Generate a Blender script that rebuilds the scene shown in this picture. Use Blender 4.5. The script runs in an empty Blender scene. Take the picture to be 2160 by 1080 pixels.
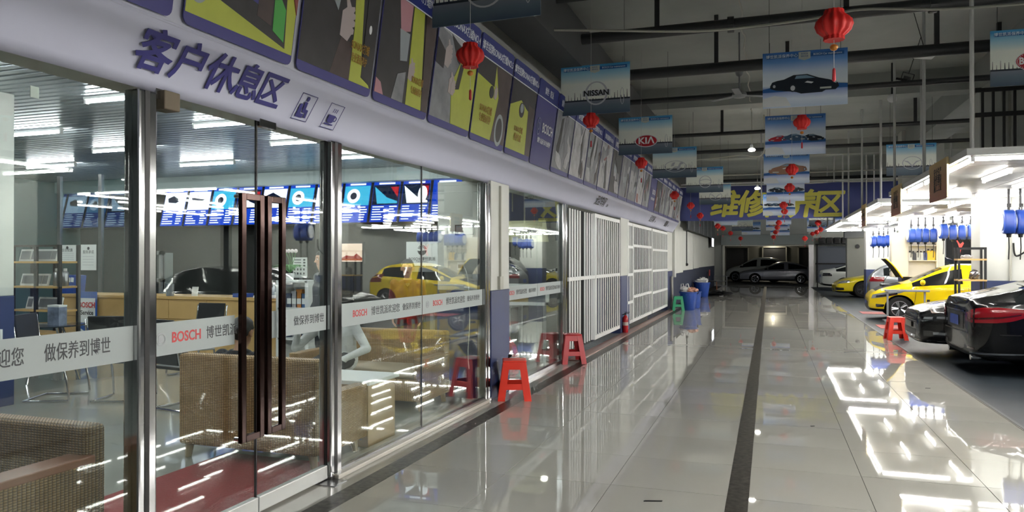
import bpy, bmesh, math, random
from mathutils import Vector, Matrix
from mathutils.bvhtree import BVHTree
random.seed(7)
R = math.radians
SC = bpy.context.scene
COL = SC.collection

# ------------------------------------------------------------------ camera, world, exposure
CAM_H = 1.6; FPX = 1560.0; YAW = R(19.16); HOR = 547.0
SN, CS = math.sin(YAW), math.cos(YAW)
cam_d = bpy.data.cameras.new('camera'); cam = bpy.data.objects.new('camera', cam_d); COL.objects.link(cam)
cam_d.sensor_width = 36.0; cam_d.lens = 36.0 * FPX / 2160.0; cam_d.clip_end = 200
cam.location = (0, 0, CAM_H); cam.rotation_euler = (R(90) + math.atan((HOR - 540) / FPX), 0, YAW)
SC.camera = cam
world = bpy.data.worlds.new('world'); SC.world = world; world.use_nodes = True
world.node_tree.nodes['Background'].inputs[0].default_value = (0.55, 0.62, 0.68, 1)
world.node_tree.nodes['Background'].inputs[1].default_value = 0.02
SC.view_settings.view_transform = 'Standard'; SC.view_settings.look = 'None'
SC.view_settings.gamma = 1.0; SC.view_settings.use_curve_mapping = False
SC.view_settings.exposure = 2.75
RACK_E = 16.0      # glow of the workshop tubes
SHOP_E = 16.0      # glow of the showroom tubes
cy = SC.cycles
cy.max_bounces = 8; cy.diffuse_bounces = 3; cy.glossy_bounces = 4; cy.transmission_bounces = 4; cy.transparent_max_bounces = 12
cy.caustics_reflective = False; cy.caustics_refractive = False; cy.sample_clamp_indirect = 4.0; cy.use_denoising = True
cy.blur_glossy = 0.5; cy.use_adaptive_sampling = True; cy.adaptive_threshold = 0.07

# ------------------------------------------------------------------ where a sight line of the photograph meets a plane
def ray(px): xc = (px - 1080) / FPX; return (-SN + CS * xc, CS + SN * xc)
def atY(px, py, Y):
    a, b = ray(px); d = Y / b
    return Vector((a * d, Y, CAM_H + (HOR - py) / FPX * d))
def atX(px, py, X):
    a, b = ray(px); d = X / a
    return Vector((X, b * d, CAM_H + (HOR - py) / FPX * d))
def onZ(px, py, z=0.0):
    a, b = ray(px); d = (CAM_H - z) * FPX / (py - HOR)
    return Vector((a * d, b * d, z))

# ------------------------------------------------------------------ materials
def lin(c):
    return tuple(((v / 255) / 12.92 if v / 255 <= 0.04045 else ((v / 255 + 0.055) / 1.055) ** 2.4) for v in c)
MATS = {}
def mat(name, rgb, rough=0.5, metal=0.0, spec=0.5, coat=0.0, noise=None, bump=None, emit=None, estr=1.0, trans=0.0):
    """principled material; noise = (scale, amount) varies the colour, bump = (scale, strength) the relief"""
    if name in MATS: return MATS[name]
    m = bpy.data.materials.new(name); m.use_nodes = True; nt = m.node_tree; b = nt.nodes['Principled BSDF']
    c = lin(rgb)
    b.inputs['Base Color'].default_value = (*c, 1); b.inputs['Roughness'].default_value = rough
    b.inputs['Metallic'].default_value = metal; b.inputs['Specular IOR Level'].default_value = spec
    b.inputs['Coat Weight'].default_value = coat; b.inputs['Coat Roughness'].default_value = 0.04
    if trans: b.inputs['Transmission Weight'].default_value = trans
    if emit is not None:
        b.inputs['Emission Color'].default_value = (*lin(emit), 1); b.inputs['Emission Strength'].default_value = estr
    if noise or bump:
        tc = nt.nodes.new('ShaderNodeTexCoord')
    if noise:
        n = nt.nodes.new('ShaderNodeTexNoise'); n.inputs['Scale'].default_value = noise[0]; n.inputs['Detail'].default_value = 5
        nt.links.new(tc.outputs['Object'], n.inputs['Vector'])
        r = nt.nodes.new('ShaderNodeMapRange'); r.inputs[1].default_value = 0.3; r.inputs[2].default_value = 0.7
        r.inputs[3].default_value = 1 - noise[1]; r.inputs[4].default_value = 1 + noise[1]
        nt.links.new(n.outputs[0], r.inputs[0])
        mx = nt.nodes.new('ShaderNodeVectorMath'); mx.operation = 'SCALE'; mx.inputs[0].default_value = c
        nt.links.new(r.outputs[0], mx.inputs['Scale']); nt.links.new(mx.outputs[0], b.inputs['Base Color'])
    if bump:
        n2 = nt.nodes.new('ShaderNodeTexNoise'); n2.inputs['Scale'].default_value = bump[0]; n2.inputs['Detail'].default_value = 2
        nt.links.new(tc.outputs['Object'], n2.inputs['Vector'])
        bp = nt.nodes.new('ShaderNodeBump'); bp.inputs['Strength'].default_value = bump[1]; bp.inputs['Distance'].default_value = 0.05
        nt.links.new(n2.outputs[0], bp.inputs['Height']); nt.links.new(bp.outputs[0], b.inputs['Normal'])
    MATS[name] = m
    return m
def glow(name, rgb, strength):
    if name in MATS: return MATS[name]
    m = bpy.data.materials.new(name); m.use_nodes = True; nt = m.node_tree; nt.nodes.clear()
    e = nt.nodes.new('ShaderNodeEmission'); o = nt.nodes.new('ShaderNodeOutputMaterial')
    e.inputs[0].default_value = (*lin(rgb), 1); e.inputs[1].default_value = strength
    nt.links.new(e.outputs[0], o.inputs[0]); MATS[name] = m
    return m
def pane_mat(name, tint, refl=1.0, ior=1.5, opaque=0.0):
    """sheet glass: clear straight through, mirror by Fresnel"""
    if name in MATS: return MATS[name]
    m = bpy.data.materials.new(name); m.use_nodes = True; nt = m.node_tree; nt.nodes.clear()
    t = nt.nodes.new('ShaderNodeBsdfTransparent'); t.inputs[0].default_value = (*tint, 1)
    g = nt.nodes.new('ShaderNodeBsdfGlossy'); g.inputs['Roughness'].default_value = 0.0; g.inputs[0].default_value = (0.95, 1, 0.98, 1)
    f = nt.nodes.new('ShaderNodeFresnel'); f.inputs[0].default_value = ior
    mm = nt.nodes.new('ShaderNodeMath'); mm.operation = 'MULTIPLY'; mm.inputs[1].default_value = refl; mm.use_clamp = True
    mx = nt.nodes.new('ShaderNodeMixShader'); o = nt.nodes.new('ShaderNodeOutputMaterial')
    ge = nt.nodes.new('ShaderNodeNewGeometry'); mr = nt.nodes.new('ShaderNodeMapRange'); mr.inputs[3].default_value = ior; mr.inputs[4].default_value = 1 / ior
    nt.links.new(ge.outputs['Backfacing'], mr.inputs[0]); nt.links.new(mr.outputs[0], f.inputs[0])      # both faces of the sheet reflect alike
    nt.links.new(f.outputs[0], mm.inputs[0]); nt.links.new(mm.outputs[0], mx.inputs[0])
    nt.links.new(t.outputs[0], mx.inputs[1]); nt.links.new(g.outputs[0], mx.inputs[2]); nt.links.new(mx.outputs[0], o.inputs[0])
    MATS[name] = m
    return m

mat('chrome', (205, 205, 208), 0.08, 1.0); mat('steel', (150, 150, 152), 0.28, 1.0); mat('dark_steel', (52, 52, 54), 0.4, 0.7)
mat('black_plastic', (18, 18, 20), 0.4); mat('rubber', (14, 14, 15), 0.8); mat('black_metal', (24, 25, 27), 0.5, 0.3)
mat('white_paint', (222, 224, 222), 0.45); mat('wall_white', (196, 198, 192), 0.6, noise=(1.5, 0.04)); mat('wall_blue', (34, 48, 92), 0.5, noise=(2, 0.1))
mat('white_plastic', (228, 229, 228), 0.35); mat('grey_plastic', (120, 123, 126), 0.45); mat('red_print', (200, 38, 44), 0.5)
mat('white_print', (232, 234, 236), 0.5); mat('black_print', (28, 28, 32), 0.5); mat('blue_print', (36, 54, 140), 0.5)
mat('wood_light', (196, 160, 100), 0.45, noise=(3, 0.08)); mat('wood_brown', (120, 72, 46), 0.4, noise=(5, 0.12)); mat('paper', (225, 228, 226), 0.7)
mat('skin', (205, 160, 132), 0.55); mat('hair', (22, 18, 17), 0.5)
mat('ceiling_paint', (158, 162, 158), 0.75, noise=(0.9, 0.12)); mat('pipe_black', (40, 42, 44), 0.45); mat('pipe_white', (190, 192, 190), 0.4)
mat('conduit', (168, 168, 158), 0.5); mat('blue_plastic', (36, 70, 150), 0.4); mat('reel_blue', (38, 70, 156), 0.35)

# ------------------------------------------------------------------ mesh builder and object helpers
class MB:
    def __init__(s): s.v = []; s.f = []; s.m = []
    def add(s, vs, fs, mi=0):
        o = len(s.v); s.v += [tuple(p) for p in vs]
        for f in fs: s.f.append([o + i for i in f]); s.m.append(mi)
        return s
    def box(s, x0, x1, y0, y1, z0, z1, mi=0):
        return s.add([(x0, y0, z0), (x1, y0, z0), (x1, y1, z0), (x0, y1, z0), (x0, y0, z1), (x1, y0, z1), (x1, y1, z1), (x0, y1, z1)],
                     [(0, 3, 2, 1), (4, 5, 6, 7), (0, 1, 5, 4), (1, 2, 6, 5), (2, 3, 7, 6), (3, 0, 4, 7)], mi)
    def cyl(s, p0, p1, r0, r1=None, n=12, mi=0):
        r1 = r0 if r1 is None else r1
        p0, p1 = Vector(p0), Vector(p1); d = (p1 - p0).normalized()
        a = d.orthogonal().normalized(); b = d.cross(a)
        vs = [p0 + (a * math.cos(t) + b * math.sin(t)) * r0 for t in [2 * math.pi * i / n for i in range(n)]]
        vs += [p1 + (a * math.cos(t) + b * math.sin(t)) * r1 for t in [2 * math.pi * i / n for i in range(n)]]
        fs = [(i, (i + 1) % n, n + (i + 1) % n, n + i) for i in range(n)] + [tuple(range(n - 1, -1, -1)), tuple(range(n, 2 * n))]
        return s.add(vs, fs, mi)
    def tube(s, pts, r, n=8, mi=0):
        pts = [Vector(p) for p in pts]; rings = []; a = None
        for i, p in enumerate(pts):
            d = (pts[min(i + 1, len(pts) - 1)] - pts[max(i - 1, 0)]).normalized()
            if a is None: a = d.orthogonal().normalized()
            a = (a - d * a.dot(d)).normalized(); b = d.cross(a)
            rr = r[i] if isinstance(r, (list, tuple)) else r
            rings.append([p + (a * math.cos(t) + b * math.sin(t)) * rr for t in [2 * math.pi * k / n for k in range(n)]])
        vs = [p for g in rings for p in g]; L = len(rings)
        fs = [(i * n + k, i * n + (k + 1) % n, (i + 1) * n + (k + 1) % n, (i + 1) * n + k) for i in range(L - 1) for k in range(n)]
        fs += [tuple(range(n - 1, -1, -1)), tuple(range((L - 1) * n, L * n))]
        return s.add(vs, fs, mi)
    def prism(s, poly, h0, h1, fn, mi=0):
        """outline poly [(u,v)] pushed from h0 to h1; fn(u,v,h) gives the point"""
        n = len(poly)
        vs = [fn(u, v, h0) for u, v in poly] + [fn(u, v, h1) for u, v in poly]
        fs = [(i, (i + 1) % n, n + (i + 1) % n, n + i) for i in range(n)] + [tuple(range(n - 1, -1, -1)), tuple(range(n, 2 * n))]
        return s.add(vs, fs, mi)
    def lathe(s, prof, n=20, c=(0, 0, 0), lobes=0, amp=0.0, mi=0, axis='z'):
        vs = []
        for r, z in prof:
            for k in range(n):
                t = 2 * math.pi * k / n; rr = r * (1 + amp * math.cos(lobes * t)) if lobes else r
                p = (rr * math.cos(t), rr * math.sin(t), z)
                if axis == 'y': p = (p[0], p[2], p[1])
                if axis == 'x': p = (p[2], p[0], p[1])
                vs.append((c[0] + p[0], c[1] + p[1], c[2] + p[2]))
        L = len(prof)
        fs = [(i * n + k, i * n + (k + 1) % n, (i + 1) * n + (k + 1) % n, (i + 1) * n + k) for i in range(L - 1) for k in range(n)]
        fs += [tuple(range(n - 1, -1, -1)), tuple(range((L - 1) * n, L * n))]
        return s.add(vs, fs, mi)
    def ball(s, c, rx, ry=None, rz=None, n=12, m=8, mi=0):
        ry = ry or rx; rz = rz or rx
        vs = [(c[0] + rx * math.sin(math.pi * i / m) * math.cos(2 * math.pi * k / n), c[1] + ry * math.sin(math.pi * i / m) * math.sin(2 * math.pi * k / n), c[2] - rz * math.cos(math.pi * i / m)) for i in range(m + 1) for k in range(n)]
        fs = [(i * n + k, i * n + (k + 1) % n, (i + 1) * n + (k + 1) % n, (i + 1) * n + k) for i in range(m) for k in range(n)]
        return s.add(vs, fs, mi)
    def mesh(s, name):
        me = bpy.data.meshes.new(name); me.from_pydata(s.v, [], s.f)
        me.polygons.foreach_set('material_index', s.m); me.update()
        return me
def link(name, me, mats, parent=None, loc=(0, 0, 0), rot=(0, 0, 0), smooth=False, bevel=0.0, seg=2):
    o = bpy.data.objects.new(name, me); COL.objects.link(o)
    if mats is not None and len(me.materials) == 0:
        for m in (mats if isinstance(mats, (list, tuple)) else [mats]): me.materials.append(MATS[m] if isinstance(m, str) else m)
    if parent is not None: o.parent = parent
    o.location = loc; o.rotation_euler = rot
    if smooth:
        me.shade_smooth()
        if smooth != 'all': me.set_sharp_from_angle(angle=R(40))
    if bevel:
        b = o.modifiers.new('bevel', 'BEVEL'); b.width = bevel; b.segments = seg; b.limit_method = 'ANGLE'
    return o
def obj(name, mb, mats, parent=None, **k): return link(name, mb.mesh(name), mats, parent, **k)
def tag(o, label, cat, group=None, kind=None):
    o['label'] = label; o['category'] = cat
    if group: o['group'] = group
    if kind: o['kind'] = kind
    return o
def thing(name, label, cat, loc=(0, 0, 0), rz=0.0, group=None):
    o = bpy.data.objects.new(name, None); COL.objects.link(o); o.empty_display_size = 0.1
    o.location = loc; o.rotation_euler = (0, 0, rz)
    return tag(o, label, cat, group)
def struct(name, mb, mats, label=None, **k):
    o = obj(name, mb, mats, **k); o['kind'] = 'structure'
    if label: o['label'] = label
    return o
def struct_root(name, label=None, loc=(0, 0, 0)):
    o = bpy.data.objects.new(name, None); COL.objects.link(o); o['kind'] = 'structure'; o.location = loc; o.empty_display_size = 0.1
    if label: o['label'] = label
    return o
def copy_tree(o, parent=None, loc=None, rz=None, label=None):
    c = o.copy(); COL.objects.link(c)
    if parent is not None: c.parent = parent
    if loc is not None: c.location = loc
    if rz is not None: c.rotation_euler = (0, 0, rz)
    if label: c['label'] = label
    for ch in list(o.children): copy_tree(ch, c)
    return c
ORD = ['first', 'second', 'third', 'fourth', 'fifth', 'sixth', 'seventh', 'eighth', 'ninth', 'tenth', 'eleventh', 'twelfth', 'thirteenth', 'fourteenth', 'fifteenth', 'sixteenth',
       'seventeenth', 'eighteenth', 'nineteenth', 'twentieth', 'twenty-first', 'twenty-second', 'twenty-third', 'twenty-fourth', 'twenty-fifth', 'twenty-sixth', 'twenty-seventh', 'twenty-eighth', 'twenty-ninth', 'thirtieth']
FACE_X = (R(90), 0, R(90))     # lettering read by someone looking towards -x
FACE_Y = (R(90), 0, 0)         # lettering read by someone looking towards +y
HEAVY = {}
def text(name, body, size, m, parent=None, loc=(0, 0, 0), rot=FACE_Y, bold=0.0, align='CENTER', shear=0.0, ext=0.0008, sx=1.0, heavy=0.0):
    c = bpy.data.curves.new(name, 'FONT'); c.body = body; c.size = size; c.extrude = ext; c.offset = bold * size; c.shear = shear
    c.align_x = align; c.align_y = 'CENTER'; c.resolution_u = 3
    c.materials.append(MATS[m] if isinstance(m, str) else m)
    o = bpy.data.objects.new(name, c); COL.objects.link(o)
    if parent is not None: o.parent = parent
    o.location = loc; o.rotation_euler = rot; o.scale = (sx, 1, 1)
    if heavy: HEAVY[o.name] = heavy
    return o
def ellipse(cx, cy, rx, ry, n=28, a0=0.0, a1=2 * math.pi):
    return [(cx + rx * math.cos(a0 + (a1 - a0) * i / n), cy + ry * math.sin(a0 + (a1 - a0) * i / n)) for i in range(n + (0 if abs(a1 - a0 - 2 * math.pi) < 1e-6 else 1))]
def ring_poly(mb, cx, cy, rx, ry, t, fn, h0, h1, mi=0, n=28, rot=0.0):
    for i in range(n):
        a, b = 2 * math.pi * i / n, 2 * math.pi * (i + 1) / n
        mb.prism([(cx + rx * math.cos(a), cy + ry * math.sin(a)), (cx + rx * math.cos(b), cy + ry * math.sin(b)), (cx + (rx - t) * math.cos(b), cy + (ry - t) * math.sin(b)), (cx + (rx - t) * math.cos(a), cy + (ry - t) * math.sin(a))], h0, h1, fn, mi)
def rrect(x0, x1, y0, y1, r, n=4):
    p = []
    for cx, cy2, a in ((x1 - r, y1 - r, 0), (x0 + r, y1 - r, 90), (x0 + r, y0 + r, 180), (x1 - r, y0 + r, 270)):
        p += [(cx + r * math.cos(R(a + 90 * i / n)), cy2 + r * math.sin(R(a + 90 * i / n))) for i in range(n + 1)]
    return p
# ================================================================== the setting
GX = -3.04                     # plane of the glass front
BX = 2.27                      # edge of the tiled corridor towards the workshop bays
EY = 46.0                      # far end of the corridor
# corridor floor: polished tiles, dark stone strips
fl = struct('floor', MB().box(-3.3, BX, -4, EY, -0.12, -0.006), mat('floor_joint', (46, 44, 42), 0.9, 0, 0.1), 'polished grey tile corridor floor')
tile_m = mat('tile_polished', (174, 172, 165), 0.02, 0, 0.62, bump=(1.1, 0.0045), noise=(0.8, 0.05))
strip_m = mat('stone_dark', (56, 53, 49), 0.3, 0, 0.14, noise=(22, 0.95))
T = 0.796
def tile_mesh(w, l):
    me = MB().box(-w / 2, w / 2, -l / 2, l / 2, -0.004, 0).mesh('tile'); me.materials.append(tile_m); return me
tm = tile_mesh(T, T)
xs = [-0.13 + 0.8 * (i + 0.5) - 0.03 for i in range(3)] + [-0.27 - 0.8 * (i + 0.5) + 0.005 for i in range(3)]
row0 = -1.2
for r in range(48):
    for x in xs:
        t = bpy.data.objects.new('tile', tm); COL.objects.link(t); t.parent = fl
        t.location = (x, row0 + 0.8 * r + 0.4, random.uniform(-0.0006, 0.0006)); t.rotation_euler = (random.gauss(0, 0.0007), random.gauss(0, 0.0007), 0)
farm = obj('far_tiles', MB().box(-2.64, BX, row0 + 0.8 * 48, EY, -0.006, 0), tile_m, fl)
neart = obj('near_tiles', MB().box(-2.64, BX, -4, row0, -0.006, 0), tile_m, fl)
edge = obj('edge_tiles', MB().box(2.245, BX, row0, row0 + 38.4, -0.006, 0), tile_m, fl)
obj('stone_strip', MB().box(-0.27, -0.13, -4, EY, -0.006, 0.0012), strip_m, fl)
obj('stone_strip', MB().box(-2.80, -2.64, -4, 25, -0.006, 0.0012), strip_m, fl)
obj('sill_tiles', MB().box(-3.3, -2.80, -4, 25, -0.006, 0.0005), tile_m, fl)
# workshop bay floor
bay_m = mat('bay_floor', (36, 43, 49), 0.5, 0, 0.2, noise=(1.6, 0.3), bump=(3, 0.02))
bay = struct('floor_workshop', MB().box(BX, 14, -4, EY, -0.12, -0.004), bay_m, 'dark blue-grey workshop bay floor')
for y0, y1, x0, x1 in ((19.0, 20.0, 2.45, 6.0), (23.9, 24.9, 2.6, 6.0)):
    obj('red_floor_mat', MB().box(x0, x1, y0, y1, -0.004, 0.004), mat('mat_red', (150, 62, 56), 0.6, noise=(3, 0.15)), bay)
obj('floor_edge_strip', MB().box(BX - 0.012, BX + 0.025, -4, EY, -0.01, 0.003), mat('edge_dark', (34, 35, 36), 0.5), bay)
# drain grating beside the gates
dr = struct('trim_1', MB().box(-3.25, -2.98, 11.3, 15.8, -0.006, 0.002), 'black_metal', 'drain channel below the white gate')
gm = None
for i in range(28):
    y = 11.4 + i * 0.156
    if gm is None:
        g0 = obj('grate_bar', MB().box(-3.23, -2.99, 0, 0.09, 0.002, 0.012), 'grey_plastic', dr, loc=(0, y, 0)); gm = g0.data
    else:
        g = g0.copy(); COL.objects.link(g); g.location = (0, y, 0)
obj('curb', MB().box(-2.99, -2.81, 11.3, 24.0, 0, 0.02), mat('kerb_red', (150, 120, 112), 0.3), dr)
# hall ceiling and far shell
CZ = 5.3
struct('ceiling', MB().box(-3.3, 14, -4, EY + 10, CZ, CZ + 0.2), 'ceiling_paint', 'dark painted concrete ceiling slab')
nb = 0
for y in (1.6, 7.6, 16.2, 24.8, 33.4, 41.5):
    nb += 1
    struct('beam_%d' % nb, MB().box(-3.3, 14, y, y + 0.5, CZ - 0.45, CZ), 'ceiling_paint')
struct('beam_7', MB().box(-2.92, -2.42, -4, EY, 4.25, 4.85), mat('duct_dark', (62, 64, 66), 0.6, noise=(1.2, 0.1)), 'long dark duct above the fascia')
struct('beam_8', MB().box(3.7, 4.4, -4, EY, CZ - 0.55, CZ), 'ceiling_paint', 'dark beam over the row of bay columns')
struct('wall_right', MB().box(10.5, 10.7, -4, EY, 0, CZ), 'wall_white')
struct('wall_back', MB().box(-16, 14, -4.2, -4, 0, CZ), mat('wall_grey', (120, 122, 122), 0.7))
# left hall wall above the glass front and between the openings
struct('wall_left', MB().box(-3.3, -3.12, -4, 25, 2.5, CZ), 'wall_white', 'pale wall above the glass front')
def column(n, x0, x1, y0, y1, zb=1.2, z1=CZ, z0=0.0, label=None):
    c = struct_root('column_%d' % n, label)
    obj('upper_render', MB().box(x0, x1, y0, y1, zb, z1), 'wall_white', c, bevel=0.008)
    obj('blue_base', MB().box(x0 - 0.004, x1 + 0.004, y0 - 0.004, y1 + 0.004, z0, zb), 'wall_blue', c, bevel=0.008)
    return c
column(1, -3.66, -2.99, 7.88, 8.5, 1.24, 2.5, label='white and blue pillar between the glass fronts')
obj('conduit', MB().box(-2.99, -2.965, 8.14, 8.17, 1.40, 2.46).box(-2.99, -2.955, 8.09, 8.2, 1.25, 1.40), 'conduit', bpy.data.objects['column_1'])
column(8, -3.66, -3.04, 23.72, 25.0, 1.22, 2.5, label='white and blue wall pier past the second gate')
column(2, -3.66, -3.0, 15.75, 16.75, 1.24, 2.5, label='white and blue pillar between the two gates')
for i, y in enumerate((7.6, 15.9, 23.7, 32.0)):
    column(3 + i, 3.72 if i == 1 else 3.6, 4.68, y, y + 0.65, 1.2, CZ, label='white and blue workshop column, ' + ORD[i] + ' along the bays')
# ================================================================== glass front of the showroom
GLASS = pane_mat('sheet_glass', (0.93, 0.965, 0.945), 1.25)
def frosted():
    m = bpy.data.materials.new('frosted_vinyl'); m.use_nodes = True; nt = m.node_tree; nt.nodes.clear()
    d = nt.nodes.new('ShaderNodeBsdfDiffuse'); d.inputs[0].default_value = (0.66, 0.70, 0.70, 1)
    t = nt.nodes.new('ShaderNodeBsdfTranslucent'); t.inputs[0].default_value = (0.7, 0.74, 0.73, 1)
    p = nt.nodes.new('ShaderNodeBsdfTransparent')
    a = nt.nodes.new('ShaderNodeMixShader'); a.inputs[0].default_value = 0.45
    b = nt.nodes.new('ShaderNodeMixShader'); b.inputs[0].default_value = 0.06; o = nt.nodes.new('ShaderNodeOutputMaterial')
    nt.links.new(d.outputs[0], a.inputs[1]); nt.links.new(t.outputs[0], a.inputs[2]); nt.links.new(a.outputs[0], b.inputs[1]); nt.links.new(p.outputs[0], b.inputs[2]); nt.links.new(b.outputs[0], o.inputs[0])
    MATS['frosted_vinyl'] = m
frosted()
mat('decal_red', (206, 70, 72), 0.5); mat('decal_black', (58, 60, 64), 0.5); mat('decal_grey', (176, 180, 184), 0.5)
def band(parent, y0, y1, items, z0=1.09, z1=1.265):
    b = obj('frosted_band', MB().box(GX + 0.0075, GX + 0.009, y0, y1, z0, z1), 'frosted_vinyl', parent)
    x = GX + 0.0105; zc = (z0 + z1) / 2
    for s, y, size, m, bold, sx in items:
        if s == '@':
            mb = MB(); fn = lambda u, v, h: (x + h, u, v)
            ring_poly(mb, y, zc, 0.034, 0.034, 0.006, fn, 0, 0.001); mb.prism(rrect(y - 0.016, y + 0.016, zc - 0.02, zc + 0.02, 0.008), 0, 0.001, fn)
            obj('ring_emblem', mb, m, b)
        else:
            text('lettering', s, size, m, b, (x, y, zc), FACE_X, bold, 'LEFT', 0.0, 0.0004, sx)
W1 = '博世凯派欢迎您'; W2 = '做保养到博世'
# pane beside the door
def window(n, y0, y1, label, z0=0.05, z1=2.5):
    w = struct_root('window_%d' % n, label)
    obj('pane', MB().box(GX - 0.006, GX + 0.006, y0, y1, z0, z1), GLASS, w)
    obj('sill_rail', MB().box(GX - 0.03, GX + 0.03, y0, y1, 0, z0), 'steel', w)
    return w
w1 = window(1, -2.2, 2.90, 'large glass pane left of the entrance doors')
band(w1, -2.2, 2.90, [('@', 0.55, 1, 'decal_grey', 0, 1), ('BOSCH', 0.75, 0.078, 'decal_red', 0.02, 0.86), (W1, 1.90, 0.086, 'decal_black', 0.004, 0.7), (W2, atX(90, 600, GX).y, 0.086, 'decal_black', 0.004, 0.68)])
tagm = obj('paper_tag', MB().box(GX - 0.012, GX - 0.008, 2.36, 2.40, 2.31, 2.36), 'paper', w1, rot=(0, 0, 0))
# posts
def post(n, y0, y1, label):
    p = struct_root('post_%d' % n, label)
    obj('post_shell', MB().box(GX - 0.06, GX + 0.045, y0, y1, 0, 2.465), mat('post_mirror', (176, 177, 178), 0.12, 1.0, bump=(2.2, 0.03)), p, bevel=0.012)
    obj('foot_plate', MB().box(GX - 0.07, GX + 0.055, y0 - 0.008, y1 + 0.008, 0, 0.03), 'steel', p)
    obj('black_gasket', MB().box(GX - 0.01, GX + 0.047, y0 + 0.30 * (y1 - y0), y0 + 0.56 * (y1 - y0), 0.03, 2.46), 'black_plastic', p)
post(1, 2.90, 3.02, 'mirror steel post left of the entrance doors'); post(2, 4.63, 4.78, 'mirror steel post right of the entrance doors')
post(3, 7.72, 7.87, 'mirror steel post against the white pillar'); post(4, 11.02, 11.28, 'mirror steel post beside the first white gate')
obj('door_closer_box', MB().box(GX - 0.05, GX + 0.05, 3.06, 3.17, 2.39, 2.49), mat('box_brown', (96, 84, 66), 0.6), bpy.data.objects['post_1'], bevel=0.006)
# doors
bronze = mat('handle_bronze', (46, 30, 26), 0.14, 0.85)
def door(n, y0, y1, h0, h1, rng, items, label):
    d = struct_root('door_%d' % n, label)
    obj('pane', MB().box(GX - 0.006, GX + 0.006, y0, y1, 0.11, 2.48), GLASS, d)
    obj('bottom_rail', MB().box(GX - 0.022, GX + 0.022, y0, y1, 0.015, 0.11), mat('rail_white', (206, 208, 206), 0.3, 0.2), d, bevel=0.004)
    obj('top_clamp', MB().box(GX - 0.022, GX + 0.022, y0, y0 + 0.16, 2.44, 2.50), 'chrome', d)
    for sgn in (1,):
        x0, x1 = (GX + 0.045, GX + 0.075) if sgn > 0 else (GX - 0.075, GX - 0.045)
        za, zb, w = 0.5, 2.0, 0.042
        mb = MB().box(x0, x1, h0, h0 + w, za, zb).box(x0, x1, h1 - w, h1, za, zb).box(x0, x1, h0 + w, h1 - w, za, za + w).box(x0, x1, h0 + w, h1 - w, zb - w, zb)
        hd = obj('pull_handle', mb, bronze, d, bevel=0.004)
        s0, s1 = (GX + 0.006, GX + 0.05) if sgn > 0 else (GX - 0.05, GX - 0.006)
        for z in (za + 0.02, zb - 0.02):
            obj('standoff', MB().cyl((s0, h0 + w / 2, z), (s1, h0 + w / 2, z), 0.012, n=10), 'chrome', hd)
    obj('edge_seal', MB().box(GX - 0.007, GX + 0.007, y1 - 0.006, y1 + 0.004, 0.1, 2.48), 'black_plastic', d)
    band(d, *rng, items)
    return d
YG = lambda px: atX(px, 600, GX).y
door(1, 3.03, 3.855, 3.635, 3.845, (3.035, 3.65), [('@', YG(336), 1, 'decal_grey', 0, 1), ('BOSCH', YG(359), 0.078, 'decal_red', 0.02, 0.86), ('博世凯派', YG(432), 0.076, 'decal_black', 0.002, 0.86)], 'left glass door leaf of the entrance')
door(2, 3.865, 4.625, 3.875, 4.06, (3.985, 4.62), [('您', YG(588), 0.076, 'decal_black', 0.002, 0.9), (W2, YG(617), 0.07, 'decal_black', 0.002, 0.86)], 'right glass door leaf of the entrance')
w2 = window(2, 4.78, 6.19, 'fixed glass pane right of the entrance doors')
band(w2, 4.79, 6.185, [('BOSCH', 4.98, 0.072, 'decal_red', 0.02, 0.92), (W1, 5.26, 0.078, 'decal_black', 0.002, 0.9), (W2, 5.80, 0.066, 'decal_black', 0.002, 0.9)])
obj('edge_seal', MB().box(GX - 0.007, GX + 0.007, 6.188, 6.197, 0.05, 2.5), 'black_plastic', w2)
w3 = window(3, 6.195, 7.72, 'fixed glass pane beside the white pillar')
band(w3, 6.20, 7.71, [('@', 6.30, 1, 'decal_grey', 0, 1), ('BOSCH', 6.42, 0.072, 'decal_red', 0.02, 0.92), (W1, 6.72, 0.078, 'decal_black', 0.002, 0.9), (W2, 7.27, 0.066, 'decal_black', 0.002, 0.9)])
w4 = window(4, 8.5, 9.80, 'glass pane just right of the white pillar')
band(w4, 8.5, 9.795, [('BOSCH', 8.60, 0.072, 'decal_red', 0.02, 0.92), (W1, 8.88, 0.07, 'decal_black', 0.002, 0.9), (W2, 9.4, 0.06, 'decal_black', 0.002, 0.9)])
w5 = window(5, 9.805, 11.02, 'glass pane left of the white folding gate')
band(w5, 9.81, 11.0, [('BOSCH', 9.92, 0.072, 'decal_red', 0.02, 0.92), (W1, 10.2, 0.07, 'decal_black', 0.002, 0.9), (W2, 10.65, 0.06, 'decal_black', 0.002, 0.9)])
struct('trim_2', MB().box(GX - 0.12, GX + 0.09, 4.66, 7.74, 0, 0.035), mat('sill_stone', (190, 186, 176), 0.2, noise=(2, 0.06)), 'pale stone threshold under the fixed panes', bevel=0.006)
obj('floor_hinge_plate', MB().box(GX + 0.0, GX + 0.16, 4.50, 4.66, 0.0006, 0.008), 'steel', bpy.data.objects['door_2'])
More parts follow.
